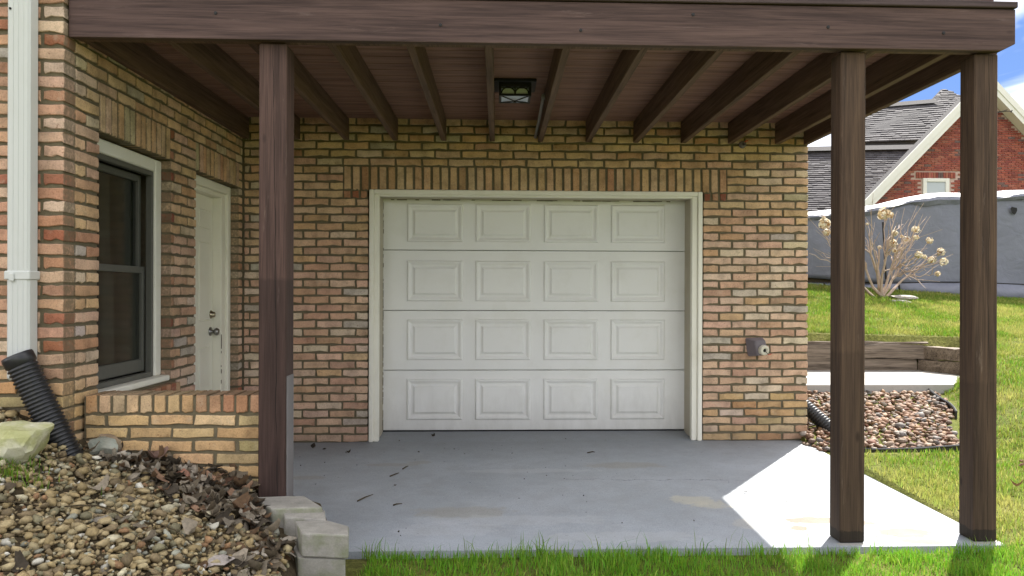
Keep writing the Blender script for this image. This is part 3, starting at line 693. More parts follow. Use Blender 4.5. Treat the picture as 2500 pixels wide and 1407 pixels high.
c0 = Vector(((lx0_+lx1_)/2, (ly0+ly1)/2, lz0-.010))
for x in (lx0_, lx1_):
    for y in (ly0, ly1): m_.tube([(x, y, lz0+.003), c0], .0042, 5)
m_.lathe([(0, 0), (.004, .010), (.012, .008), (.02, 0)], c0-Vector((0, 0, .012)), (0, 0, 1), 8)
m_.build('cage', MAT_BLACKM, lt)
m_ = MB(); m_.box(lx0_+.006, lx1_-.006, ly0+.012, ly0+.016, lz0+.014, lz1-.004); m_.build('front_glass', MAT_FROST, lt)
m_ = MB(); m_.box(lx0_+.009, lx1_-.009, ly0+.009, ly1-.009, lz0+.004, lz0+.008); m_.build('bottom_glass', MAT_FROST, lt)
m_ = MB()
for x in (lx0_+.0, lx1_-.0): MB().box(x-.002, x+.002, ly0+.009, ly1-.009, lz0+.014, lz1-.03).build('side_glass', MAT_FROST, lt)
m_ = MB(); m_.tube([(.312, 5.35, 2.560), (.312, 5.5, 2.556), (.312, 6.0, 2.52), (.306, 6.15, 2.50), (.302, 6.322, 2.47)], .0125, 10); m_.tube([(.312, 5.34, 2.56), (.312, 5.40, 2.558)], .016, 10)
props(m_.build('conduit_pipe', MAT_GREYP, None, True), 'thin grey conduit running along a joist to the brick wall', 'pipe')
bx = thing('wall_fixture', (2.1, D, .69), 'grey hooded fixture with a round cream socket on the right brick pier', 'fixture')
m_ = MB(); zz = .765
m_.raw([(2.022, 6.325, .845), (2.175, 6.325, .850), (2.19, 6.325, .70), (2.045, 6.325, .69), (2.075, 6.235, .825), (2.165, 6.235, .83), (2.185, 6.225, .725), (2.10, 6.225, .70)], [(0, 4, 5, 1), (1, 5, 6, 2), (2, 6, 7, 3), (3, 7, 4, 0), (4, 7, 6, 5), (0, 1, 2, 3)])
o = m_.build('hood', MAT_HOOD, bx); b_ = o.modifiers.new('b', 'BEVEL'); b_.width = .012; b_.segments = 3; fix_normals(o.data)
m_ = MB(); m_.lathe([(0, .042), (.028, .040), (.034, .036), (.034, .017), (.006, .016), (.006, 0)], (2.142, 6.228, .752), (.2, -1, -.12), 20); m_.build('socket_ring', MAT_CREAM, bx, True)
m_ = MB(); m_.lathe([(0, .0165), (.001, 0)], (2.1465, 6.209, .7485), (.2, -1, -.12), 14); m_.tube([(2.15, 6.20, .745), (2.165, 6.185, .725), (2.172, 6.188, .716)], .0025, 5); m_.build('socket_hole', MAT_RUBBER, bx)
m_ = MB(); m_.tube([(2.172, 6.188, .715), (2.185, 6.19, .718), (2.198, 6.19, .722)], .003, 5); m_.build('wire', MAT_RED, bx)
m_ = MB(); m_.lathe([(0, .03), (.03, .026), (.035, .012), (.01, .010), (.01, 0)], (2.0, 6.329, 2.425), (0, -1, 0), 12); o = m_.build('pipe_stub', MAT_HOOD); props(o, 'small dark pipe stub in the wall below a joist end', 'pipe stub')
m_ = MB(); m_.tube([(2.003, 6.32, 2.435), (2.02, 6.285, 2.45), (2.035, 6.28, 2.452)], .004, 5); o2 = m_.build('wire_end', MAT_RED, o)

# downspout with strap and the black corrugated drain pipe that takes it up
dsx0, dsx1, dsy = -2.253, -2.15, 3.665
ds = thing('downspout', (-2.2, 3.7, .85), 'white rectangular downspout on the corner of the brick wing', 'downspout')
m_ = MB(); m_.bbox(dsx0, dsx1, dsy, 3.742, .80, 3.4, .010)
for k in range(3): x = dsx0+.028+k*.023; m_.bbox(x, x+.004, dsy-.002, dsy+.004, .81, 3.4, .001)
m_.build('pipe', MAT_SPOUT, ds)
m_ = MB(); m_.bbox(dsx0-.006, dsx1+.006, dsy-.005, 3.746, 1.262, 1.302, .004, .001); m_.bbox(dsx0+.02, dsx0+.04, dsy-.012, dsy-.004, 1.255, 1.292, .003, .002); m_.build('strap', MAT_SPOUT, ds)
m_ = MB(); m_.lathe([(0, .006), (.004, .005), (.005, 0)], (-2.236, dsy-.001, 2.505), (0, -1, 0), 8); m_.build('screw', MAT_BLACKM, ds)
a = Vector((-2.196, 3.655, .915)); b = Vector((-1.905, 3.70, .27)); ax = (b-a); ln = ax.length
dp = thing('drain_pipe', b, 'black corrugated drain pipe leaning from the downspout into the gravel', 'drain pipe')
pr_ = [(0, .052), (-.004, .058), (-.002, .065), (.012, .067), (.045, .066), (.05, .060)]; h = .055
while h < ln:
    pr_ += [(h, .0575), (h+.003, .0645), (h+.010, .0655), (h+.0135, .0585)]; h += .0185
m_ = MB(); m_.lathe(pr_, a, ax, 28); m_.build('corrugated_tube', MAT_BLACKP, dp, True)
m_ = MB(); m_.lathe([(-.003, .0575), (.03, .054), (.11, .052)], a, ax, 28); m_.build('inner_sleeve', MAT_BLACKP, dp, True)
a = Vector((2.60, 6.72, .30)); b = Vector((2.80, 6.42, .06)); ax = b-a; ln = ax.length
dp = thing('drain_pipe', b, 'short black corrugated drain pipe in the gravel behind the right wall corner', 'drain pipe')
pr_ = [(0, .05)]; h = .0
while h < ln: pr_ += [(h, .05), (h+.004, .062), (h+.014, .062), (h+.02, .05)]; h += .026
m_ = MB(); m_.lathe(pr_, a, ax, 20); m_.build('corrugated_tube', MAT_BLACKP, dp, True)

# ------------------------------------------------------------------ edging blocks
def prism(poly, z0, z1, jit=.003, bev=.008):
    m_ = MB(); n = len(poly); v = [(x, y, z0) for x, y in poly]+[(x, y, z1) for x, y in poly]
    m_.raw(v, [tuple(range(n))[::-1], tuple(range(n, 2*n))]+[(i, (i+1) % n, (i+1) % n+n, i+n) for i in range(n)]); return m_
def block(poly, z0, z1, label, group='concrete edging blocks round the gravel bed'):
    o = prism(poly, z0, z1).build('edging_block', MAT_BLOCK); fix_normals(o.data)
    b = o.modifiers.new('b', 'BEVEL'); b.width = .008; b.segments = 2
    return props(o, label, 'concrete block', group)
block([(-.817, 3.302), (-.617, 3.272), (-.64, 3.40), (-.752, 3.49), (-.893, 3.482)], .098, .20, 'nearest concrete edging block, lying on top of a mossy one at the lawn')
block([(-.835, 3.312), (-.632, 3.285), (-.66, 3.42), (-.765, 3.5), (-.91, 3.49)], -.06, .095, 'mossy concrete block under the nearest edging block')
block([(-.957, 3.552), (-.757, 3.497), (-.80, 3.66), (-.873, 3.75), (-1.025, 3.755)], .09, .197, 'middle concrete edging block between the nearest one and the post')
block([(-1.18, 3.80), (-1.03, 3.60), (-.80, 3.62), (-.93, 3.82), (-1.03, 3.822)], .115, .222, 'rear concrete edging block against the foot of the left post')
block([(-.97, 3.565), (-.77, 3.51), (-.82, 3.80), (-1.0, 3.815), (-1.15, 3.80)], -.1, .086, 'lower edging block mostly hidden below the middle and rear ones')

# ------------------------------------------------------------------ stones and gravel
def rock_templates(k, sub, seed):
    out = []
    for i in range(k):
        bm = bmesh.new(); bmesh.ops.create_icosphere(bm, subdivisions=sub, radius=1)
        r_ = random.Random(seed+i); o = Vector((r_.uniform(0, 50), r_.uniform(0, 50), r_.uniform(0, 50)))
        cuts = [(Vector((r_.gauss(0, 1), r_.gauss(0, 1), r_.gauss(0, 1))).normalized(), r_.uniform(.40, .78)) for _ in range(8)]
        for v in bm.verts:
            p = v.co.copy()
            for nrm, d in cuts:
                t = p.dot(nrm)
                if t > d: p -= nrm*(t-d)*.9
            v.co = p*(1+.16*mnoise.noise(p*1.3+o)+(.07*mnoise.noise(p*4.+o) if sub > 2 else 0))
        bm.verts.ensure_lookup_table(); V = np.array([v.co[:] for v in bm.verts]); F = np.array([[q.index for q in f.verts] for f in bm.faces]); bm.free(); out.append((V, F))
    return out
def scatter(name, pos, size, flat, mat, cols, temps, label, parent=None, tilt=.4, smooth=True):
    VV = []; FF = []; CC = []; i0 = 0; n = len(pos)
    for i in range(n):
        V, F = temps[rng.integers(len(temps))]; s = size[i]*np.array([1., rng.uniform(.6, .95), rng.uniform(*flat)])
        a = rng.uniform(0, 2*np.pi); tx, ty = rng.normal(0, tilt, 2)
        Rz = np.array([[np.cos(a), -np.sin(a), 0], [np.sin(a), np.cos(a), 0], [0, 0, 1]]); Rx = np.array([[1, 0, 0], [0, np.cos(tx), -np.sin(tx)], [0, np.sin(tx), np.cos(tx)]]); Ry = np.array([[np.cos(ty), 0, np.sin(ty)], [0, 1, 0], [-np.sin(ty), 0, np.cos(ty)]])
        VV.append((V*s)@(Rz@Rx@Ry).T+pos[i]); FF.append(F+i0); i0 += len(V); CC.append(np.repeat(cols[i][None], len(V), 0))
    o = big(name, np.concatenate(VV), np.concatenate(FF), mat, np.concatenate(CC), smooth); o['label'] = label; return o
TEMP = rock_templates(10, 2, 5); TEMP1 = rock_templates(10, 1, 55)
def choose(pal, n):
    p = np.array([q[1] for q in pal], float); c = np.array([q[0] for q in pal])[rng.choice(len(pal), n, p=p/p.sum())]
    return np.clip(c*rng.uniform(.75, 1.2, (n, 1)), 0, 1)
GP = [((.27, .205, .10), 28), ((.33, .26, .14), 22), ((.17, .128, .07), 15), ((.33, .27, .15), 13), ((.19, .17, .10), 14), ((.42, .38, .26), 7), ((.28, .28, .22), 6), ((.52, .50, .42), 4), ((.24, .14, .07), 4)]
# left bed: jittered grid in two layers
pts = []
for lay_, sp in ((0, .028), (1, .036), (2, .066)):
    gx, gy = np.meshgrid(np.arange(-3.0, -.86, sp), np.arange(1.9, 3.9, sp)); gx = gx.ravel()+rng.uniform(-.5, .5, gx.size)*sp; gy = gy.ravel()+rng.uniform(-.5, .5, gy.size)*sp
    edge = np.interp(gy, [2.3, 3.27, 3.5, 3.8, 3.95], [-.84, -.85, -.955, -1.17, -1.2])
    leaf = np.clip((gy-(3.42+.35*np.clip((-1.3-gx)/.55, 0, 1)))/.12, 0, 1)*(gx > -1.95)   # leaf pile takes over at the back
    k = (gx < edge-.01) & (rng.uniform(size=gx.size) > leaf*.85) & ~((gy > 3.70) & (gx < XL+.01)) & (gy > .75*(-gx)+.9)
    gx, gy = gx[k], gy[k]; s = rng.lognormal(np.log(.0165 if lay_ < 2 else .025), .40, gx.size).clip(.007, .038)
    pts.append(np.stack([gx, gy, bed_z(gx, gy)+(.006+lay_*.012), s], 1))
pts = np.concatenate(pts); pts = pts[~((pts[:, 1] > 3.86) & (pts[:, 0] > XL))]
print('left pebbles', len(pts))
scatter('gravel', pts[:, :3], pts[:, 3], (.36, .72), MAT_STONE, choose(GP, len(pts)), TEMP1, 'tan and olive river gravel heaped in the left bed', smooth=False)
GP2 = [((0.187, 0.104, 0.062), 20), ((0.229, 0.146, 0.099), 20), ((0.156, 0.078, 0.052), 12), ((0.260, 0.198, 0.146), 16), ((0.218, 0.130, 0.068), 10), ((0.156, 0.140, 0.130), 10), ((0.302, 0.260, 0.218), 8), ((0.125, 0.083, 0.062), 8)]
pts = []
for lay_, sp in ((0, .058), (1, .08)):
    gx, gy = np.meshgrid(np.arange(2.46, 5.3, sp), np.arange(5.60, 8.0, sp)); gx = gx.ravel()+rng.uniform(-.5, .5, gx.size)*sp; gy = gy.ravel()+rng.uniform(-.5, .5, gy.size)*sp
    k = (gx < bed_right(gy)-.04) & (gx > np.where(gy < 6.33, 2.49, 2.57)) & (gy > np.interp(gx, [2.5, 2.8, 3.5], [5.9, 5.72, 5.85])) & (gy < 7.93) ; gx, gy = gx[k], gy[k]
    pts.append(np.stack([gx, gy, np.interp(gy, [5.6, 8.], [-.012, .188])+lay_*.016, rng.lognormal(np.log(.036), .28, gx.size).clip(.018, .062)], 1))
pts = np.concatenate(pts)
k = rng.uniform(size=40); ex = np.stack([2.46+.25*k, 6.12-.35*k+rng.normal(0, .06, 40), np.full(40, .005), np.full(40, .03)], 1); pts = np.concatenate([pts, ex])
scatter('gravel', pts[:, :3], pts[:, 3], (.35, .6), MAT_STONE, choose(GP2, len(pts)), TEMP1, 'reddish brown river stones in the bed right of the house', tilt=.25)
def rock(name, loc, s, mat, label, cat='rock', seed=1, sub=3, group=None, rz=0.):
    V, F = rock_templates(1, sub, 900+seed)[0]; V = V*(1+.10*np.array([mnoise.noise(Vector(q)*2.6) for q in V])[:, None]); m_ = MB(); V = V*np.array(s); c, s_ = math.cos(rz), math.sin(rz)
    V = np.stack([V[:, 0]*c-V[:, 1]*s_, V[:, 0]*s_+V[:, 1]*c, V[:, 2]], 1)+np.array(loc); m_.raw(V.tolist(), F.tolist())
    o = m_.build(name, mat, None, True)
    bpy.context.view_layer.update(); e = o.modifiers.new('e', 'EDGE_SPLIT'); e.split_angle = R(22); return props(o, label, cat, group)
o = rock('boulder', (-2.07, 3.50, .555), (.19, .16, .14), MAT_LIME, 'pale yellow-green limestone boulder left of the drain pipe', 'boulder', 3, rz=-.5)
rock('boulder', (-2.36, 3.55, .60), (.17, .14, .11), MAT_LIME, 'pale boulder cut off by the left edge behind the first', 'boulder', 8)
rock('rock', (-1.905, 3.845, .425), (.11, .08, .08), MAT_ROCK, 'rough grey green rock right behind the foot of the drain pipe', 'rock', 12, rz=.4)
rock('rock', (-1.82, 3.845, .385), (.14, .07, .07), MAT_ROCK, 'rough pale rock against the low brick wall', 'rock', 17, rz=-.3)
rock('rock', (-1.90, 3.885, .47), (.08, .04, .05), MAT_BROWNROCK, 'broken brown rock leaning on the low brick wall', 'rock', 22)

# ------------------------------------------------------------------ leaves and twigs
def leaf_shape(L_, W_, curl, seed):
    r_ = random.Random(seed); v = []; n = 5
    for i in range(n):
        t = i/(n-1); w = W_*math.sin(math.pi*(.08+.86*t))**.8*(1+r_.uniform(-.25, .25))
        zc = curl*(t-.5)**2*L_*2
        for s in (-1, 0, 1): v.append(((t-.5)*L_, s*w/2, zc+abs(s)*w*.35*curl+r_.uniform(-.1, .1)*W_*.6))
    f = []
    for i in range(n-1):
        a = i*3; f += [(a, a+1, a+4, a+3), (a+1, a+2, a+5, a+4)]
    return np.array(v), np.array(f)
LT = [leaf_shape(1, .55, random.uniform(-1., 1.2), i) for i in range(14)]
LP = [((.10, .078, .052), 18), ((.058, .047, .034), 16), ((.165, .135, .095), 15), ((.24, .205, .155), 12), ((.13, .08, .045), 8), ((.27, .165, .105), 3), ((.35, .31, .25), 7)]
def leaves(name, X, Y, Z, L_, cols, label):
    VV = []; FF = []; CC = []; i0 = 0
    for i in range(len(X)):
        V, F = LT[rng.integers(len(LT))]; a, b, c = rng.uniform(0, 6.28), rng.normal(0, .45), rng.normal(0, .45)
        m = np.array((Matrix.Rotation(a, 3, 'Z')@Matrix.Rotation(b, 3, 'X')@Matrix.Rotation(c, 3, 'Y')))
        VV.append((V*L_[i])@m.T+np.array([X[i], Y[i], Z[i]])); FF.append(F+i0); i0 += len(V); CC.append(np.repeat(cols[i][None], len(V), 0))
    o = big(name, np.concatenate(VV), np.concatenate(FF), MAT_LEAFS, np.concatenate(CC)); o['label'] = label; return o
X = []; Y = []
while len(X) < 430:
    x = random.uniform(-1.93, -.95); y = random.uniform(3.35, 3.92)
    if x > -1.18 and y > 3.81: continue
    edge = np.interp(y, [3.27, 3.5, 3.6, 3.8, 3.95], [-.93, -.98, -1.06, -1.17, -1.18])
    if x > edge-.01: continue
    lim = 3.40+.36*min(max((-1.25-x)/.6, 0), 1)
    if y > lim+random.uniform(-.06, .1): X.append(x); Y.append(y)
for _ in range(110):
    y = random.uniform(2.7, 3.4); X.append(-.89-abs(random.gauss(0, .07))); Y.append(y)
for _ in range(26): X.append(random.uniform(-2.2, -1.1)); Y.append(random.uniform(2.4, 3.4))
X, Y = np.array(X), np.array(Y); Z = bed_z(X, Y)+rng.uniform(.015, .05, len(X))
leaves('fallen_leaves', X, Y, Z, rng.uniform(.04, .10, len(X)), choose(LP, len(X)), 'dry brown leaves drifted against the low brick wall')
def one_leaf(name, loc, L_, c, label, rx=.15, rz=0., group=None, cat='leaf', k=0):
    m_ = MB(); V, F = LT[k]; m = np.array(Matrix.Rotation(rz, 3, 'Z')@Matrix.Rotation(rx, 3, 'X')); V = (V*L_)@m.T+np.array(loc); m_.raw(V.tolist(), F.tolist()); m_.c = [(*c, 1)]*len(V)
    return props(m_.build(name, MAT_LEAFS), label, cat, group)
lz = lambda x, y: float(bed_z(np.array([x]), np.array([y]))[0])
for i, (x, y, L_, c, lab) in enumerate(((-1.33, 3.60, .13, (.32, .17, .12), 'large reddish leaf on the pile, nearest the left post'), (-1.50, 3.80, .12, (.30, .16, .11), 'reddish leaf higher on the pile by the low wall'), (-1.66, 3.86, .10, (.22, .14, .11), 'upright brown leaf at the left end of the pile'), (-1.27, 3.84, .12, (.10, .055, .035), 'dark curled leaf standing against the bottom of the low wall'), (-1.05, 3.00, .12, (.36, .32, .29), 'pale torn leaf on the gravel beside the nearest block'))):
    one_leaf('dead_leaf', (x, y, lz(x, y)+.055), L_, c, lab, .5 if i in (2, 3) else .3, random.uniform(0, 3), 'large dead leaves by the gravel', k=i)
sz = lambda x, y: float(np.interp(y, [3.775, 6.33, 6.6], [-.036, 0, .036]))
for i, (x, y, L_, lab) in enumerate(((-.527, 6.43, .05, 'small dark curled leaf by the left end of the garage door'), (-1.42, 6.06, .07, 'dark leaf scrap on the slab near the left brick pier'), (-1.33, 6.08, .05, 'second dark leaf scrap beside the left brick pier'), (-1.115, 5.886, .045, 'dark scrap of leaf in front of the left door casing'))):
    one_leaf('dead_leaf', (x, y, sz(x, y)+.012), L_, (.05, .04, .03), lab, .2, random.uniform(0, 3), 'leaf scraps on the concrete', k=i+5)
n_ = 120; X = rng.uniform(-1.6, 2.3, n_); Y = 3.85+2.55*rng.uniform(size=n_)**.7; k = rng.uniform(size=n_) < np.where(X < .6, .95, .5); X, Y = X[k], Y[k]
leaves('leaf_debris', X, Y, np.interp(Y, [3.775, 6.33, 6.6], [-.036, 0, .036])+.005, rng.lognormal(np.log(.009), .5, len(X)).clip(.004, .026), choose([((.05, .042, .034), 5), ((.10, .085, .065), 3), ((.20, .17, .13), 1)], len(X)), 'tiny leaf crumbs and grit scattered over the patio slab')
def twig(p, q, r_, lab):
    a, b = Vector(p), Vector(q); mid = (a+b)/2+Vector((random.uniform(-.01, .01), random.uniform(-.01, .01), .004))
    m_ = MB(); m_.tube([a, mid, b], [r_*.75, r_*.7, r_*.35], 5); props(m_.build('twig', MAT_SOIL), lab, 'twig', 'twigs on the concrete')
for x, y, dx_, dy_, lab in ((-.65, 5.40, .03, .07, 'dark twig on the slab, farther of the two near the door'), (-.71, 5.20, .05, .08, 'dark twig on the slab, nearer of the two near the door'), (-.82, 4.62, .07, .13, 'largest dark twig on the slab behind the edging blocks'), (-.60, 4.53, .05, .02, 'tiny twig beside the largest twig on the slab'), (.68, 5.88, .06, .01, 'thin twig on the slab before the middle of the garage door')):
    twig((x, y, sz(x, y)+.006), (x+dx_, y+dy_, sz(x+dx_, y+dy_)+.009), .006, lab)
pth = []
for t in np.linspace(0, 1, 14): x = -1.98+.83*t; y = 2.98+.28*math.sin(t*2.2)-.14*t*t; pth.append((x, y, lz(x, y)+.034+.012*math.sin(t*17)))
m_ = MB(); m_.tube(pth, [.0035]*8+[.003]*6, 5); props(m_.build('twig', MAT_SOIL), 'long thin dark twig lying across the left gravel', 'twig')

# ------------------------------------------------------------------ far side: timbers, edging
tw = thing('timber_wall', (4.2, 9.5, .25), 'weathered two-course landscape timber retaining wall behind the pad', 'retaining wall')
def timber(p, q, w, h, z0, seed):
    a = Vector((*p, 0)); d = Vector((*q, 0))-a; ln = d.length; n = 10; m_ = MB(); r_ = random.Random(seed); bm = bmesh.new()
    ex = d.normalized(); ey = Vector((-ex.y, ex.x, 0)); v = []
    for i in range(n+1):
        for sy, szz in ((0, 0), (0, .5), (.06, 1), (.94, 1), (1, .5), (1, 0)):
            c = a+ex*(ln*i/n)+ey*(w*sy+r_.gauss(0, .006)); v.append((c.x, c.y, z0+h*szz+r_.gauss(0, .006)))
    f = [(i*6+j, i*6+(j+1) % 6, (i+1)*6+(j+1) % 6, (i+1)*6+j) for i in range(n) for j in range(6)]+[tuple(range(6)), tuple(n*6+j for j in range(6))[::-1]]
    bm.free(); m_.raw(v, f); o = m_.build('timber', MAT_TIMBER, tw); fix_normals(o.data); return o
timber((2.4, 9.42), (5.16, 9.42), .2, .155, .25, 1); timber((2.4, 9.45), (5.24, 9.40), .2, .165, .412, 2)
timber((5.17, 9.42), (5.46, 8.72), .2, .155, .25, 3); timber((5.20, 9.50), (5.5, 8.70), .2, .15, .41, 4); timber((2.4, 9.44), (5.33, 9.47), .16, .035, .578, 5)
m_ = MB(); pth = [(2.62, 5.78), (2.78, 5.70), (3.1, 5.72), (3.52, 5.83), (3.75, 6.05)]
def strip(pth, z, h, t=.012):
    m_ = MB(); pts_ = [Vector((x, y, 0)) for x, y in pth]; v = []
    for i, p in enumerate(pts_):
        d = (pts_[min(i+1, len(pts_)-1)]-pts_[max(i-1, 0)]).normalized(); nn = Vector((-d.y, d.x, 0))*t/2; zz = z(p.x, p.y)
        v += [(p.x-nn.x, p.y-nn.y, zz-.08), (p.x-nn.x, p.y-nn.y, zz+h), (p.x+nn.x, p.y+nn.y, zz+h), (p.x+nn.x, p.y+nn.y, zz-.08)]
    f = [(i*4+j, i*4+(j+1) % 4, i*4+4+(j+1) % 4, i*4+4+j) for i in range(len(pts_)-1) for j in range(4)]+[(0, 1, 2, 3), (len(v)-1, len(v)-2, len(v)-3, len(v)-4)]
    m_.raw(v, f); m_.tube([(p.x, p.y, z(p.x, p.y)+h) for p in pts_], .011, 6); return m_
o = strip(pth, lambda x, y: .0, .05).build('lawn_edging', MAT_BLACKP); props(o, 'straight black plastic edging along the near side of the stone bed', 'edging')
pe = [(float(bed_right(np.array(y))), y) for y in np.linspace(6.9, 8.9, 12)]; pe = [(x-.12*math.sin((y-6.9)/2.*math.pi), y) for x, y in pe]
o = strip(pe, lambda x, y: float(np.interp(y, [5.6, 8.], [-.0, .17])), .05).build('lawn_edging', MAT_BLACKP); props(o, 'curved black plastic edging between the stone bed and lawn at right', 'edging')

# ------------------------------------------------------------------ tarp-covered fence
fe = thing('tarp_fence', (8, 14, 1.2), 'tall fence wrapped in blue-grey tarpaulin at the top of the lawn', 'fence')
def tarp_mat():
    m = M('grey_tarp', .55, .4); v = m.geo(); n = m.noise(v, 1.3, 5, .6); c = m.mix(n, (.135, .145, .185), (.185, .195, .24)); m.col(c); cr_ = m.ramp(m.noise(m.scale(v, (1.3, 1, 3.)), 1., 6, .65, 1.5), (.45, 0.), (.6, 1.)); m.col(m.mix(m.math('MULTIPLY', cr_, .25), c, (.10, .105, .135))); m.bump(m.noise(v, 4., 5, .55, .8), .35, .06); return m.m
MAT_TARP = tarp_mat(); MAT_TARPW = plain('sunlit_tarp_fold', (.66, .68, .72), .5, .08, 3, bump=.3)
ftop = lambda x: float(np.interp(x, [3, 5.3, 5.75, 6.2, 7.0, 7.55, 8.0, 8.45, 9.0, 9.5, 10.2, 14], [2.60, 2.60, 2.62, 2.67, 2.77, 2.90, 2.98, 2.97, 2.97, 3.03, 3.05, 3.1]))
fbot = lambda x: float(lawn_z(np.array(x), np.array(14.)))
m_ = MB(); nx = 160; nz = 14; x0, x1 = 3.2, 14.
for j in range(nz+1):
    for i in range(nx+1):
        x = x0+(x1-x0)*i/nx; t = j/nz; zb = fbot(x)+.12; z = zb+(ftop(x)-zb)*t
        y = 14.0+.035*(vnoise(x, z*.4, .9, 4)-.5)+.010*(vnoise(x, z*.5, .3, 5)-.5)+.02*math.sin(x*5.+z*3.)*(1-t)
        m_.v.append((x, float(y), z))
for j in range(nz):
    for i in range(nx): a = j*(nx+1)+i; m_.f.append((a, a+1, a+nx+2, a+nx+1))
tb = m_.build('tarp', MAT_TARP, fe, True); q = tb.modifiers.new('s', 'SOLIDIFY'); q.thickness = .02; q.offset = 1
lip = MB(); top = MB()   # the tarp's front lip hangs over, the folded top slopes back, its sunlight painted as a pale colour
for i in range(nx+1):
    x = x0+(x1-x0)*i/nx; z = ftop(x); rag = float(vnoise(x, 0, .55, 9)); dr_ = .05+.22*max(0, rag-.3)*(1.5 if 7.2 < x < 8.4 else .8); y = 13.95+.02*math.sin(x*7); w = .018*math.sin(x*9.3)+.03*(float(vnoise(x, 1, .19, 3))-.5)
    lip.v += [(x, y, z-dr_), (x, y-.03-abs(w), z-dr_*.4), (x, y-.012, z+.004+w*.5)]
    top.v += [(x, y-.014, z+.006+w*.5), (x, y+.10, z+.045+w), (x, y+.24+w, z+.075+.05*float(vnoise(x, 2, .4, 7)))]
for i in range(nx):
    for k in range(2):
        a = i*3+k; lip.f.append((a, a+3, a+4, a+1)); top.f.append((a, a+3, a+4, a+1))
o = lip.build('front_lip', MAT_TARP, fe); q = o.modifiers.new('s', 'SOLIDIFY'); q.thickness = .008
o = top.build('sunlit_top_fold', MAT_TARPW, fe); q = o.modifiers.new('s', 'SOLIDIFY'); q.thickness = .008
m_ = MB(); 
for i in range(nx):
    xa = x0+(x1-x0)*i/nx; xb = x0+(x1-x0)*(i+1)/nx; za = 1.40+.02*math.sin(xa*1.7)-.004*(xa-6); zb = 1.40+.02*math.sin(xb*1.7)-.004*(xb-6)
    m_.quad((xa, 13.945, za), (xb, 13.945, zb), (xb, 13.955, zb+.022), (xa, 13.955, za+.022))
m_.build('lower_seam', MAT_RUBBER, fe)
m_ = MB()   # lower skirt of the tarp, in panels
xx = x0
while xx < x1:
    xe = xx+random.uniform(1.2, 1.7); m_ = MB(); n_ = 8
    for i in range(n_+1):
        x = xx+.02+(xe-xx-.04)*i/n_; z0_ = fbot(x)-.06; m_.v += [(x, 13.90+.03*math.sin(x*6), z0_), (x, 13.94+.015*math.sin(x*4), 1.40+.02*math.sin(x*1.7)-.004*(x-6))]
    m_.f += [(i*2, i*2+2, i*2+3, i*2+1) for i in range(n_)]; o = m_.build('tarp_skirt', MAT_TARP, fe, True); q = o.modifiers.new('s', 'SOLIDIFY'); q.thickness = .015; xx = xe
m_ = MB(); m_.box(x0, x1, 14.06, 14.12, 1.0, 2.55); m_.build('fence_boards', MAT_SOIL, fe)
m_ = MB(); n_ = 9; v = [(9.43+.065*(1+.25*math.sin(i*2.3))*math.cos(6.283*i/n_), 13.93, 2.74+.07*(1+.25*math.cos(i*1.7))*math.sin(6.283*i/n_)) for i in range(n_)]; m_.quad(*v); m_.build('tear', MAT_RUBBER, fe)

# ------------------------------------------------------------------ hydrangea
hy = thing('hydrangea_shrub', (6.38, 12.8, 1.1), 'leafless shrub with dried cream flower heads in front of the tarp fence', 'shrub')
def bark(name, a, b): return plain(name, a, .8, .3, 25)
MAT_STEM = plain('pale_stem', (.40, .31, .25), .8, .3, 20)
B0 = Vector((6.38, 12.8, 1.10)); PXM = 148.8/1000   # pixels to metres at the shrub
def at_px(px, py, y=12.8):
    u = (px-1287.4)/1905.5; vv = -(py-714.4)/1905.5; c, s = math.cos(.0379), math.sin(.0379); d = Vector((c*u+s, -s*u+c, vv)); t = y/d.y; return Vector((d.x*t, y, H+d.z*t))
heads = [(2157,520,.10),(2175,524,.05),(2013,545,.10),(2018,566,.06),(2235,558,.062),(2184,567,.048),(2201,575,.03),(2213,583,.052),(2237,577,.042),(2181,592,.065),(2268,585,.055),(2147,602,.035),(2184,610,.045),(2200,607,.048),(2243,620,.058),(2257,625,.036),(2272,633,.055),(2281,632,.04),(2297,613,.068),(2304,637,.065),(2289,665,.045),(2117,545,.025),(2010,530,.03)]
bare = [(2237,515),(2262,526),(2208,505),(2271,525),(2003,560),(1975,617),(2000,618),(2240,577),(2120,500),(2135,540),(2190,555),(2225,600),(2240,560),(2247,688),(2262,660),(2052,520),(2075,560),(2060,600),(2040,650),(2090,520),(2030,590),(2215,650),(2255,682),(2170,560),(2205,545)]
stems = [at_px(*q, 12.8+random.uniform(-.3, .3)) for q in ((2062, 640), (2100, 610), (2124, 585), (2146, 605), (2166, 585), (2186, 625), (2208, 640), (2226, 662))]
def curve(p, q, bow, n=6, wob=.012):
    d = q-p; out = []
    for i in range(n+1):
        t = i/n; out.append(p+d*t+Vector((bow*.5*random.uniform(.6, 1)*math.sin(math.pi*t), 0, bow*math.sin(math.pi*t)))+(Vector((random.gauss(0, wob), random.gauss(0, wob), random.gauss(0, wob))) if 0 < i < n else Vector()))
    return out
stem_paths = [curve(B0+Vector((random.gauss(0, .03), random.gauss(0, .03), -.02)), q, -.06 if q.x < B0.x else .02) for q in stems]
for P_ in stem_paths: MB().tube(P_, [.027, .025, .022, .019, .017, .015, .012], 6).build('stem', MAT_STEM, hy)
def branch_path(end, k):
    best = min(range(len(stems)), key=lambda i: (stems[i]-end).length+random.uniform(0, .12)); P_ = stem_paths[best]
    st = P_[random.choice((3, 4, 5, 6))]; return curve(st, end, random.uniform(-.09, .04), 7, .016)
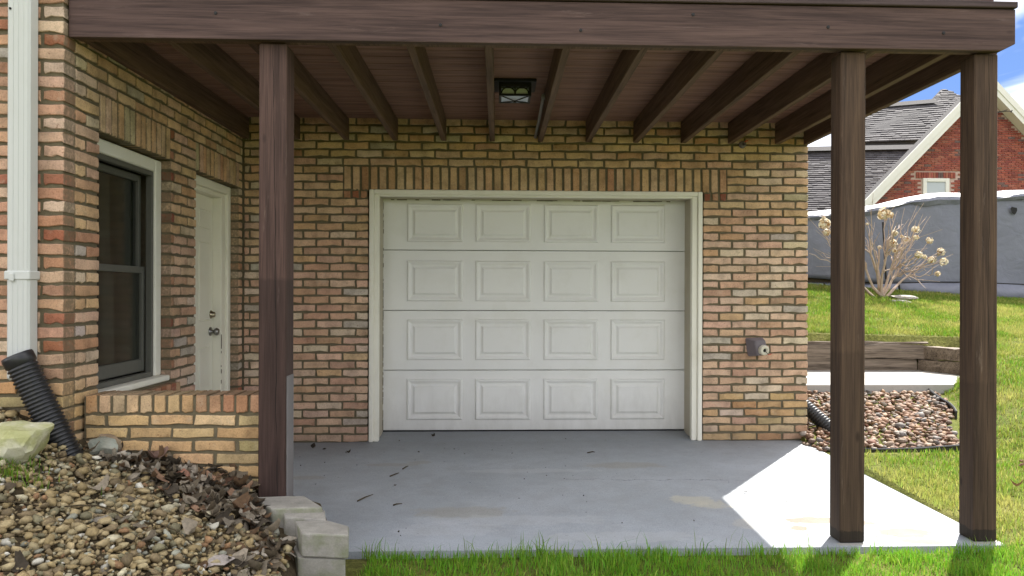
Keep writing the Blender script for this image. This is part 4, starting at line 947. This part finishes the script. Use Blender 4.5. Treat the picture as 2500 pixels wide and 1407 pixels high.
def flower(c, r_):
    m_ = MB()
    for i in range(int(70)):
        d = Vector((random.gauss(0, 1), random.gauss(0, 1), random.gauss(0, 1))).normalized(); p = c+d*r_*random.uniform(.55, 1.05); a = d.orthogonal().normalized(); b = d.cross(a); t = random.uniform(0, 6.28); a, b = a*math.cos(t)+b*math.sin(t), b*math.cos(t)-a*math.sin(t)
        s = r_*random.uniform(.22, .42); k = random.uniform(-.3, .5)*s
        m_.quad(p-a*s, p-b*s+d*k, p+a*s, p+b*s+d*k); q = random.random(); c_ = (.78, .72, .58) if q < .62 else ((.60, .46, .27) if q < .88 else (.34, .19, .08)); m_.c += [(*c_, 1)]*4
    return m_
for i, (px, py, r_) in enumerate(heads):
    e = at_px(px, py, 12.8+random.uniform(-.55, .45)); pts_ = branch_path(e, i); m_ = MB(); m_.tube(pts_, [max(.0125*(1-.65*t/7), .0045) for t in range(8)], 5)
    for t in (3, 4, 5, 6):
        if random.random() < .45:
            d = (pts_[t]-pts_[t-1]).normalized(); q = pts_[t]+d*random.uniform(.12, .32)+Vector((random.gauss(0, .09), random.gauss(0, .09), random.uniform(-.02, .12))); m_.tube([pts_[t], (pts_[t]+q)/2+Vector((0, 0, .015)), q], [.0055, .0042, .003], 4)
    m_.build('branch', MAT_STEM, hy); flower(e, r_*1.05).build('flower_head', MAT_LEAFS, hy)
for i, (px, py) in enumerate(bare):
    e = at_px(px, py, 12.8+random.uniform(-.55, .45)); pts_ = branch_path(e, i); m_ = MB(); m_.tube(pts_, [max(.0105*(1-.7*t/7), .0032) for t in range(8)], 5)
    for t in (2, 3, 4, 5, 6):
        if random.random() < .5:
            d = (pts_[t]-pts_[t-1]).normalized(); q = pts_[t]+d*random.uniform(.1, .35)+Vector((random.gauss(0, .11), random.gauss(0, .1), random.uniform(-.05, .14))); m_.tube([pts_[t], (pts_[t]+q)/2, q], [.005, .004, .0028], 4)
    m_.build('branch', MAT_STEM, hy)
m_ = MB(); m_.tube([at_px(2163, 680, 12.9), at_px(2155, 540, 12.9)], .016, 6); props(m_.build('garden_stake', MAT_BLACKM), 'thin dark stake standing inside the leafless shrub', 'stake')
rock('flat_stone', (6.05, 12.45, 1.06), (.17, .12, .09), MAT_BROWNROCK, 'rounded brown stone left of the shrub base', 'stone', 31, group='stones round the shrub')
rock('flat_stone', (6.62, 12.6, 1.14), (.27, .15, .05), MAT_FLAT, 'pale flat stone tilted right of the shrub base', 'stone', 32, group='stones round the shrub', rz=-.3)
rock('flat_stone', (6.40, 12.35, 1.05), (.30, .12, .06), MAT_FLAT, 'long flat stone in front of the shrub base', 'stone', 33, group='stones round the shrub')

# ------------------------------------------------------------------ neighbour house
nh = thing('neighbour_house', (14., 27., 1.5), 'red brick neighbour house with white gable boards and dark shake roofs', 'house')
NY = 25.
def red_mat(name, stuff):
    m = M(name, .85, .2); c = m.attr('tint') if stuff else m.n('ObjectInfo').outputs['Color']; m.col(m.mix(1., c, m.ramp(m.noise(m.geo(), 6., 4), (.3, .8), (.7, 1.15)), 'MULTIPLY')); return m.m
MAT_RB = red_mat('red_brick', False); MAT_RBS = red_mat('red_brick_joined', True); MAT_RM = plain('pale_mortar', (.46, .34, .29), .9, .1)
PALN = [((.25, .070, .052), 10), ((.29, .088, .062), 8), ((.20, .056, .046), 6), ((.31, .115, .08), 4), ((.14, .09, .085), 2)]
PKX, PKZ, SLP = 15.8, 8.10, 1.018
gab = lambda x: PKZ-SLP*abs(x-PKX)
m_ = MB(); v = [(11.7, NY+.02, 1.0), (19.9, NY+.02, 1.0), (19.9, NY+.02, gab(19.9)), (PKX, NY+.02, PKZ), (11.7, NY+.02, gab(11.7))]; v2 = [(x, 25.5, z) for x, y, z in v]
m_.raw(v+v2, [(0, 1, 2, 3, 4), (9, 8, 7, 6, 5)]+[(i+5, (i+1) % 5+5, (i+1) % 5, i) for i in range(5)]); o = m_.build('wall', MAT_RM, nh); fix_normals(o.data)
nb = []; NP = .0715; NWX0, NWX1, NWZ = 13.86, 14.74, 4.98
for r in range(33, 100):
    z0 = r*NP; x = 11.8+(r % 2)*.11
    while x < 19.5:
        a, b = x+.006, x+.212; x += .224
        if gab(a) < z0+NP+.12 or gab(b) < z0+NP+.12: continue
        if b > NWX0-.0 and a < NWX1 and z0 < NWZ+.02: continue
        if b > NWX0-.22 and a < NWX1+.22 and NWZ-.02 < z0+NP/2 < NWZ+.21: continue
        if z0 < 2.9: continue
        nb.append((a, b, z0+.007, z0+NP-.007, NY-.012+random.uniform(0, .006)))
for i in range(16): x = NWX0-.22+i*(NWX1-NWX0+.44)/16; nb.append((x+.007, x+(NWX1-NWX0+.44)/16-.007, NWZ+.005, NWZ+.195, NY-.014))
nb.sort(key=lambda q: (q[0]+q[1])/2 > 15.3 and (q[0]+q[1])/2 < 16.1 or abs((q[0]+q[1])/2-14.2)+abs(q[2]-5)*.9)
nbm = {}
cs_ = MB(); cs_.box(-.103, .103, 0, .05, 0, .0575); nbme = cs_.mesh('red_brick', MAT_RB); cs_ = MB(); cs_.box(-.034, .034, 0, .05, 0, .19); nbsol = cs_.mesh('red_brick', MAT_RB)
for a, b, z0, z1, y in nb[:300]:
    me = nbsol if z1-z0 > .1 else nbme
    o = add('brick', me, ((a+b)/2, y, z0), nh); o.color = (*pick(PALN), 1)
m_ = MB()
for a, b, z0, z1, y in nb[300:]: m_.box(a, b, y, NY+.03, z0, z1); m_.c += [(*pick(PALN), 1)]*8
o = m_.build('brickwork', MAT_RBS, nh); o['kind'] = 'stuff'
MAT_NW = white_mat('neighbour_white', (.66, .65, .60), .1)
for s in (-1, 1):    # broad white rake boards with a lit upper lip
    m_ = MB(); nrm = Vector((s*SLP, 0, 1)).normalized(); dr_ = Vector((s*1., 0, -SLP)).normalized(); p0 = Vector((PKX, NY-.42, PKZ)); p1 = p0+dr_*6.2
    for y0_, y1_, t0, t1 in ((-.0, .40, -.16, .0), (-.03, .02, -.02, .16)):
        v = []
        for p in (p0, p1):
            for yy, tt in ((y0_, t0), (y1_, t0), (y1_, t1), (y0_, t1)): v.append(p+Vector((0, yy, 0))+nrm*tt)
        m_.raw(v, [(0, 1, 2, 3), (7, 6, 5, 4), (0, 4, 5, 1), (1, 5, 6, 2), (2, 6, 7, 3), (3, 7, 4, 0)])
    o = m_.build('rake_board', MAT_NW, nh); fix_normals(o.data)
MAT_DECKR = plain('roof_deck', (.03, .03, .035), .9, .2)
MAT_SHK = tint_mat('shake', .85, .0, .15, 0, 25.)
shk = []
def roof_plane(c0, c1, c2, c3, rows, clip=None):
    """shakes on the plane c0-c1 (eave) to c3-c2 (ridge): one ragged row above the other, each tab a slab tilted off the deck"""
    c0, c1, c2, c3 = map(Vector, (c0, c1, c2, c3)); m_ = MB(); m_.quad(c0, c1, c2, c3); nrm = (c1-c0).cross(c3-c0).normalized()
    if nrm.z < 0: nrm = -nrm
    for r in range(rows):
        t0, t1 = r/rows, (r+1.25)/rows; t1 = min(t1, 1.)
        a0, a1 = c0.lerp(c3, t0), c1.lerp(c2, t0); b0, b1 = c0.lerp(c3, t1), c1.lerp(c2, t1); ln = (a1-a0).length; x = random.uniform(0, .2)
        while x < ln-.1:
            w = random.uniform(.16, .42); u0, u1 = x/ln, min((x+w-.008)/ln, 1); x += w; k = random.uniform(-.02, .02); th = random.uniform(.04, .062)
            d = (a0-b0).normalized()*k
            pa, pb, pc, pd = a0.lerp(a1, u0)+d, a0.lerp(a1, u1)+d, b0.lerp(b1, u1), b0.lerp(b1, u0)
            v = [pa+nrm*.004, pb+nrm*.004, pc+nrm*.003, pd+nrm*.003, pa+nrm*th, pb+nrm*th, pc+nrm*.008, pd+nrm*.008]
            if clip and not clip((pa+pc)/2): continue
            q = random.uniform(.75, 1.2); shk.append(([x_-Vector((0, 0, 0)) for x_ in v], (.085*q, .082*q, .088*q), (pa+pc)/2))
    return m_.build('roof', MAT_DECKR, nh)
# lower roof left of the gable, upper main roof, and the hip behind the gable
roof_plane((8.29, 25.86, 3.41), (14.59, 25.70, 3.41), (16.13, 29.84, 6.86), (10.17, 30.06, 6.75), 38)
roof_plane((13.26, 30.06, 7.09), (17.68, 29.85, 7.24), (19.34, 32.8, 9.54), (14.37, 33.04, 9.10), 18)
roof_plane((17.13, 31.6, 8.44), (21., 31.38, 8.44), (20.06, 34.26, 10.37), (19.83, 34.26, 10.37), 15)
for pts_, w in ((((10.17, 29.95, 6.87), (16.24, 29.72, 7.0)), .16), (((14.37, 32.98, 9.2), (18.67, 32.7, 9.54)), .17)):
    p, q = Vector(pts_[0]), Vector(pts_[1]); m_ = MB(); m_.raw([p+Vector((0, -.3, -.22)), q+Vector((0, -.3, -.22)), q, p, p+Vector((0, .25, -.12)), q+Vector((0, .25, -.12))], [(0, 1, 2, 3), (3, 2, 5, 4)]); m_.build('ridge_flashing', MAT_ASPH, nh)
m_ = MB(); m_.box(13.27, 17.6, 30.14, 30.25, 6.4, 7.26); m_.box(9.9, 13.26, 30.1, 30.5, 6.3, 6.74); m_.build('roof_fascia', MAT_ASPH, nh)
shk.sort(key=lambda s: s[2].y)
SF = [(0, 1, 5, 4), (1, 2, 6, 5), (2, 3, 7, 6), (3, 0, 4, 7), (4, 5, 6, 7)]
vis = [s for s in shk if .39 < s[2].x/s[2].y < .56]; rest = [s for s in shk if not (.39 < s[2].x/s[2].y < .56)]
for v, c, p in vis[:300]:
    m_ = MB(); m_.raw(v, SF); m_.c = [(*c, 1)]*8; m_.build('shingle', MAT_SHK, nh)
m_ = MB()
for v, c, p in vis[300:]+rest: m_.raw(v, SF); m_.c += [(*c, 1)]*8
o = m_.build('shakes', MAT_SHK, nh); o['kind'] = 'stuff'
# gable side roof planes (thin, dark)
for s in (-1, 1):
    m_ = MB(); e = PKX+s*4.3; nrm = Vector((s*SLP, 0, 1)).normalized()*.10
    v = [Vector((PKX, NY-.36, PKZ)), Vector((PKX, 25.3, PKZ)), Vector((e, 25.3, gab(e))), Vector((e, NY-.36, gab(e)))]; v = [q-nrm*.0 for q in v]+[q+nrm for q in v]
    m_.raw(v, [(0, 1, 2, 3), (7, 6, 5, 4), (0, 4, 5, 1), (1, 5, 6, 2), (2, 6, 7, 3), (3, 7, 4, 0)]); o = m_.build('gable_roof', MAT_ASPH, nh); fix_normals(o.data)
m_ = MB(); 
for a, b in ((NWX0, NWX0+.13), (NWX1-.13, NWX1)): m_.bbox(a, b, NY-.05, NY+.03, 3.4, NWZ, .01)
m_.bbox(NWX0+.13, NWX1-.13, NY-.05, NY+.03, NWZ-.12, NWZ, .01); wn = m_.build('window', MAT_NW, nh)
m_ = MB(); m_.box(NWX0+.13, NWX1-.13, NY-.015, NY+.0, 3.4, NWZ-.12); MAT_PANE = plain('pale_pane', (.36, .40, .42), .15, .1, 2, spec=.6); m_.build('pane', MAT_PANE, wn)
m_ = MB(); m_.tube([(15.8, 24.5, 7.05), (16.50, 24.5, 7.09)], .012, 5); m_.tube([(16.0, 24.5, 7.02), (16.36, 24.5, 7.13)], .012, 5); m_.tube([(16.48, 24.5, 7.05), (16.52, 24.5, 7.12)], .018, 5); props(m_.build('rod', MAT_BLACKM), 'thin dark rods sticking out under the neighbour gable', 'rod')

# ------------------------------------------------------------------ grass
def grass(name, X, Y, hgt, wid, label, dry=.25, gain=1.):
    n = len(X); Z = ground_z(X, Y)-.006; ang = rng.uniform(0, 2*np.pi, n); lean = rng.normal(0, .45, n); la = rng.uniform(0, 2*np.pi, n)
    h_ = hgt*rng.uniform(.5, 1.25, n); w = wid*rng.uniform(.7, 1.3, n)
    dx, dy = np.cos(ang)*w/2, np.sin(ang)*w/2; lx, ly = np.cos(la)*lean*h_, np.sin(la)*lean*h_
    V = np.empty((n, 5, 3)); b = np.stack([X, Y, Z], 1); d = np.stack([dx, dy, 0*dx], 1)
    mid = b+np.stack([lx*.35, ly*.35, h_*.6], 1); tip = b+np.stack([lx, ly, h_*(1-.15*np.abs(lean))], 1)
    V[:, 0] = b-d; V[:, 1] = b+d; V[:, 2] = mid+d*.7; V[:, 3] = mid-d*.7; V[:, 4] = tip
    i = np.arange(n)[:, None]*5; F = np.concatenate([i+np.array([[0, 1, 2]]), i+np.array([[0, 2, 3]]), i+np.array([[3, 2, 4]])])
    g = np.stack([rng.uniform(.11, .21, n), rng.uniform(.205, .32, n), rng.uniform(.018, .038, n)], 1)
    yel = np.array([.44, .40, .13]); p = np.clip(vnoise(X, Y, .55, 2)*.9+vnoise(X, Y, .14, 6)*.5-.55, 0, 1)[:, None]*dry*3+ (rng.uniform(size=(n, 1)) < dry*.35)*.7
    g = g*(1-np.clip(p, 0, .85))+yel*np.clip(p, 0, .85); g *= rng.uniform(.75, 1.2, (n, 1))*gain
    o = big(name, V.reshape(-1, 3), F, MAT_GRASS, np.repeat(g, 5, 0)); o['label'] = label; return o
def area(n, x0, x1, y0, y1, keep=None, dens=None):
    X = rng.uniform(x0, x1, n); Y = rng.uniform(y0, y1, n); k = np.ones(n, bool)
    if keep is not None: k &= keep(X, Y)
    if dens is not None: k &= rng.uniform(size=n) < dens(X, Y)
    return X[k], Y[k]
clump = lambda s, seed, lo=.25: (lambda X, Y: np.clip(lo+1.4*(vnoise(X, Y, s, seed)-.25), 0, 1))
X, Y = area(46000, -.66, 2.7, 2.75, 3.80, lambda X, Y: (Y < 3.765) & ((X > -.60) | (Y < 3.25)), clump(.10, 1, .35))
kk = 1+.9*np.clip((vnoise(X, Y, .22, 8)-.5)*2, 0, 1)
grass('grass', X, Y, .043*kk, .0042, 'green grass along the near edge of the patio', .06, np.array([1.0, 1.28, .85]))
tx = np.concatenate([rng.normal(c, s, n) for c, s, n in ((.18, .09, 260), (-.45, .12, 160), (1.0, .06, 60), (-.1, .1, 90), (.55, .1, 90), (1.35, .12, 80), (1.86, .03, 60), (-.58, .04, 90))]); ty = 3.755-np.abs(rng.normal(0, .035, len(tx)))
grass('grass', tx, ty, rng.uniform(.055, .125, len(tx)), .0045, 'taller grass tufts at the slab edge', .05, np.array([.85, 1.1, .8]))
X, Y = area(70000, 2.4, 6.2, 2.6, 5.9, lambda X, Y: (X < .8*Y+.7) & ((X > 2.515) | (Y < 3.75)) & ((Y < 5.6) | (X > 3.4)), clump(.16, 3, .4))
grass('grass', X, Y, .05, .0055, 'sunlit lawn beside the patio', .36, 1.1)
out_bed = lambda X, Y: (X < .85*Y+.5) & (X > np.where(Y < 9.56, bed_right(Y)+.03, 2.6)) & ((Y < 8.6) | (Y > 9.6) | (X > 5.55))
X, Y = area(90000, 3.3, 9., 5.7, 9.9, out_bed, clump(.2, 5, .45))
grass('grass', X, Y, .055, .007, 'lawn rising on the right of the stone bed', .32)
X, Y = area(170000, 2.9, 12.5, 9.62, 13.92, lambda X, Y: (X < .85*Y+.5), clump(.3, 7, .45))
grass('grass', X, Y, .06, .009, 'yellow green lawn in front of the tarp fence', .36)
X, Y = area(60, -2.35, -1.98, 3.3, 3.5); 
m_n = 420; X = rng.normal(-2.07, .10, m_n); Y = rng.normal(3.30, .06, m_n); zb = bed_z(X, Y)
_g = ground_z; ground_z = lambda x, y: bed_z(x, y)+.02
grass('grass', X, Y, .05, .004, 'small green tufts growing by the pale boulder', .05); ground_z = _g
for i, (x, y, s, lab) in enumerate(((3.56, 5.15, .06, 'dark brown leaf on the lawn right of the corner post'), (3.62, 5.25, .05, 'second brown leaf close by on the right lawn'), (3.15, 4.62, .07, 'brown leaf lying on the lawn near the corner post foot'))):
    one_leaf('dead_leaf', (x, y, float(lawn_z(np.array(x), np.array(y)))+.05), s, (.16, .09, .05), lab, .3, i*1.3, 'dead leaves on the right lawn', k=i)
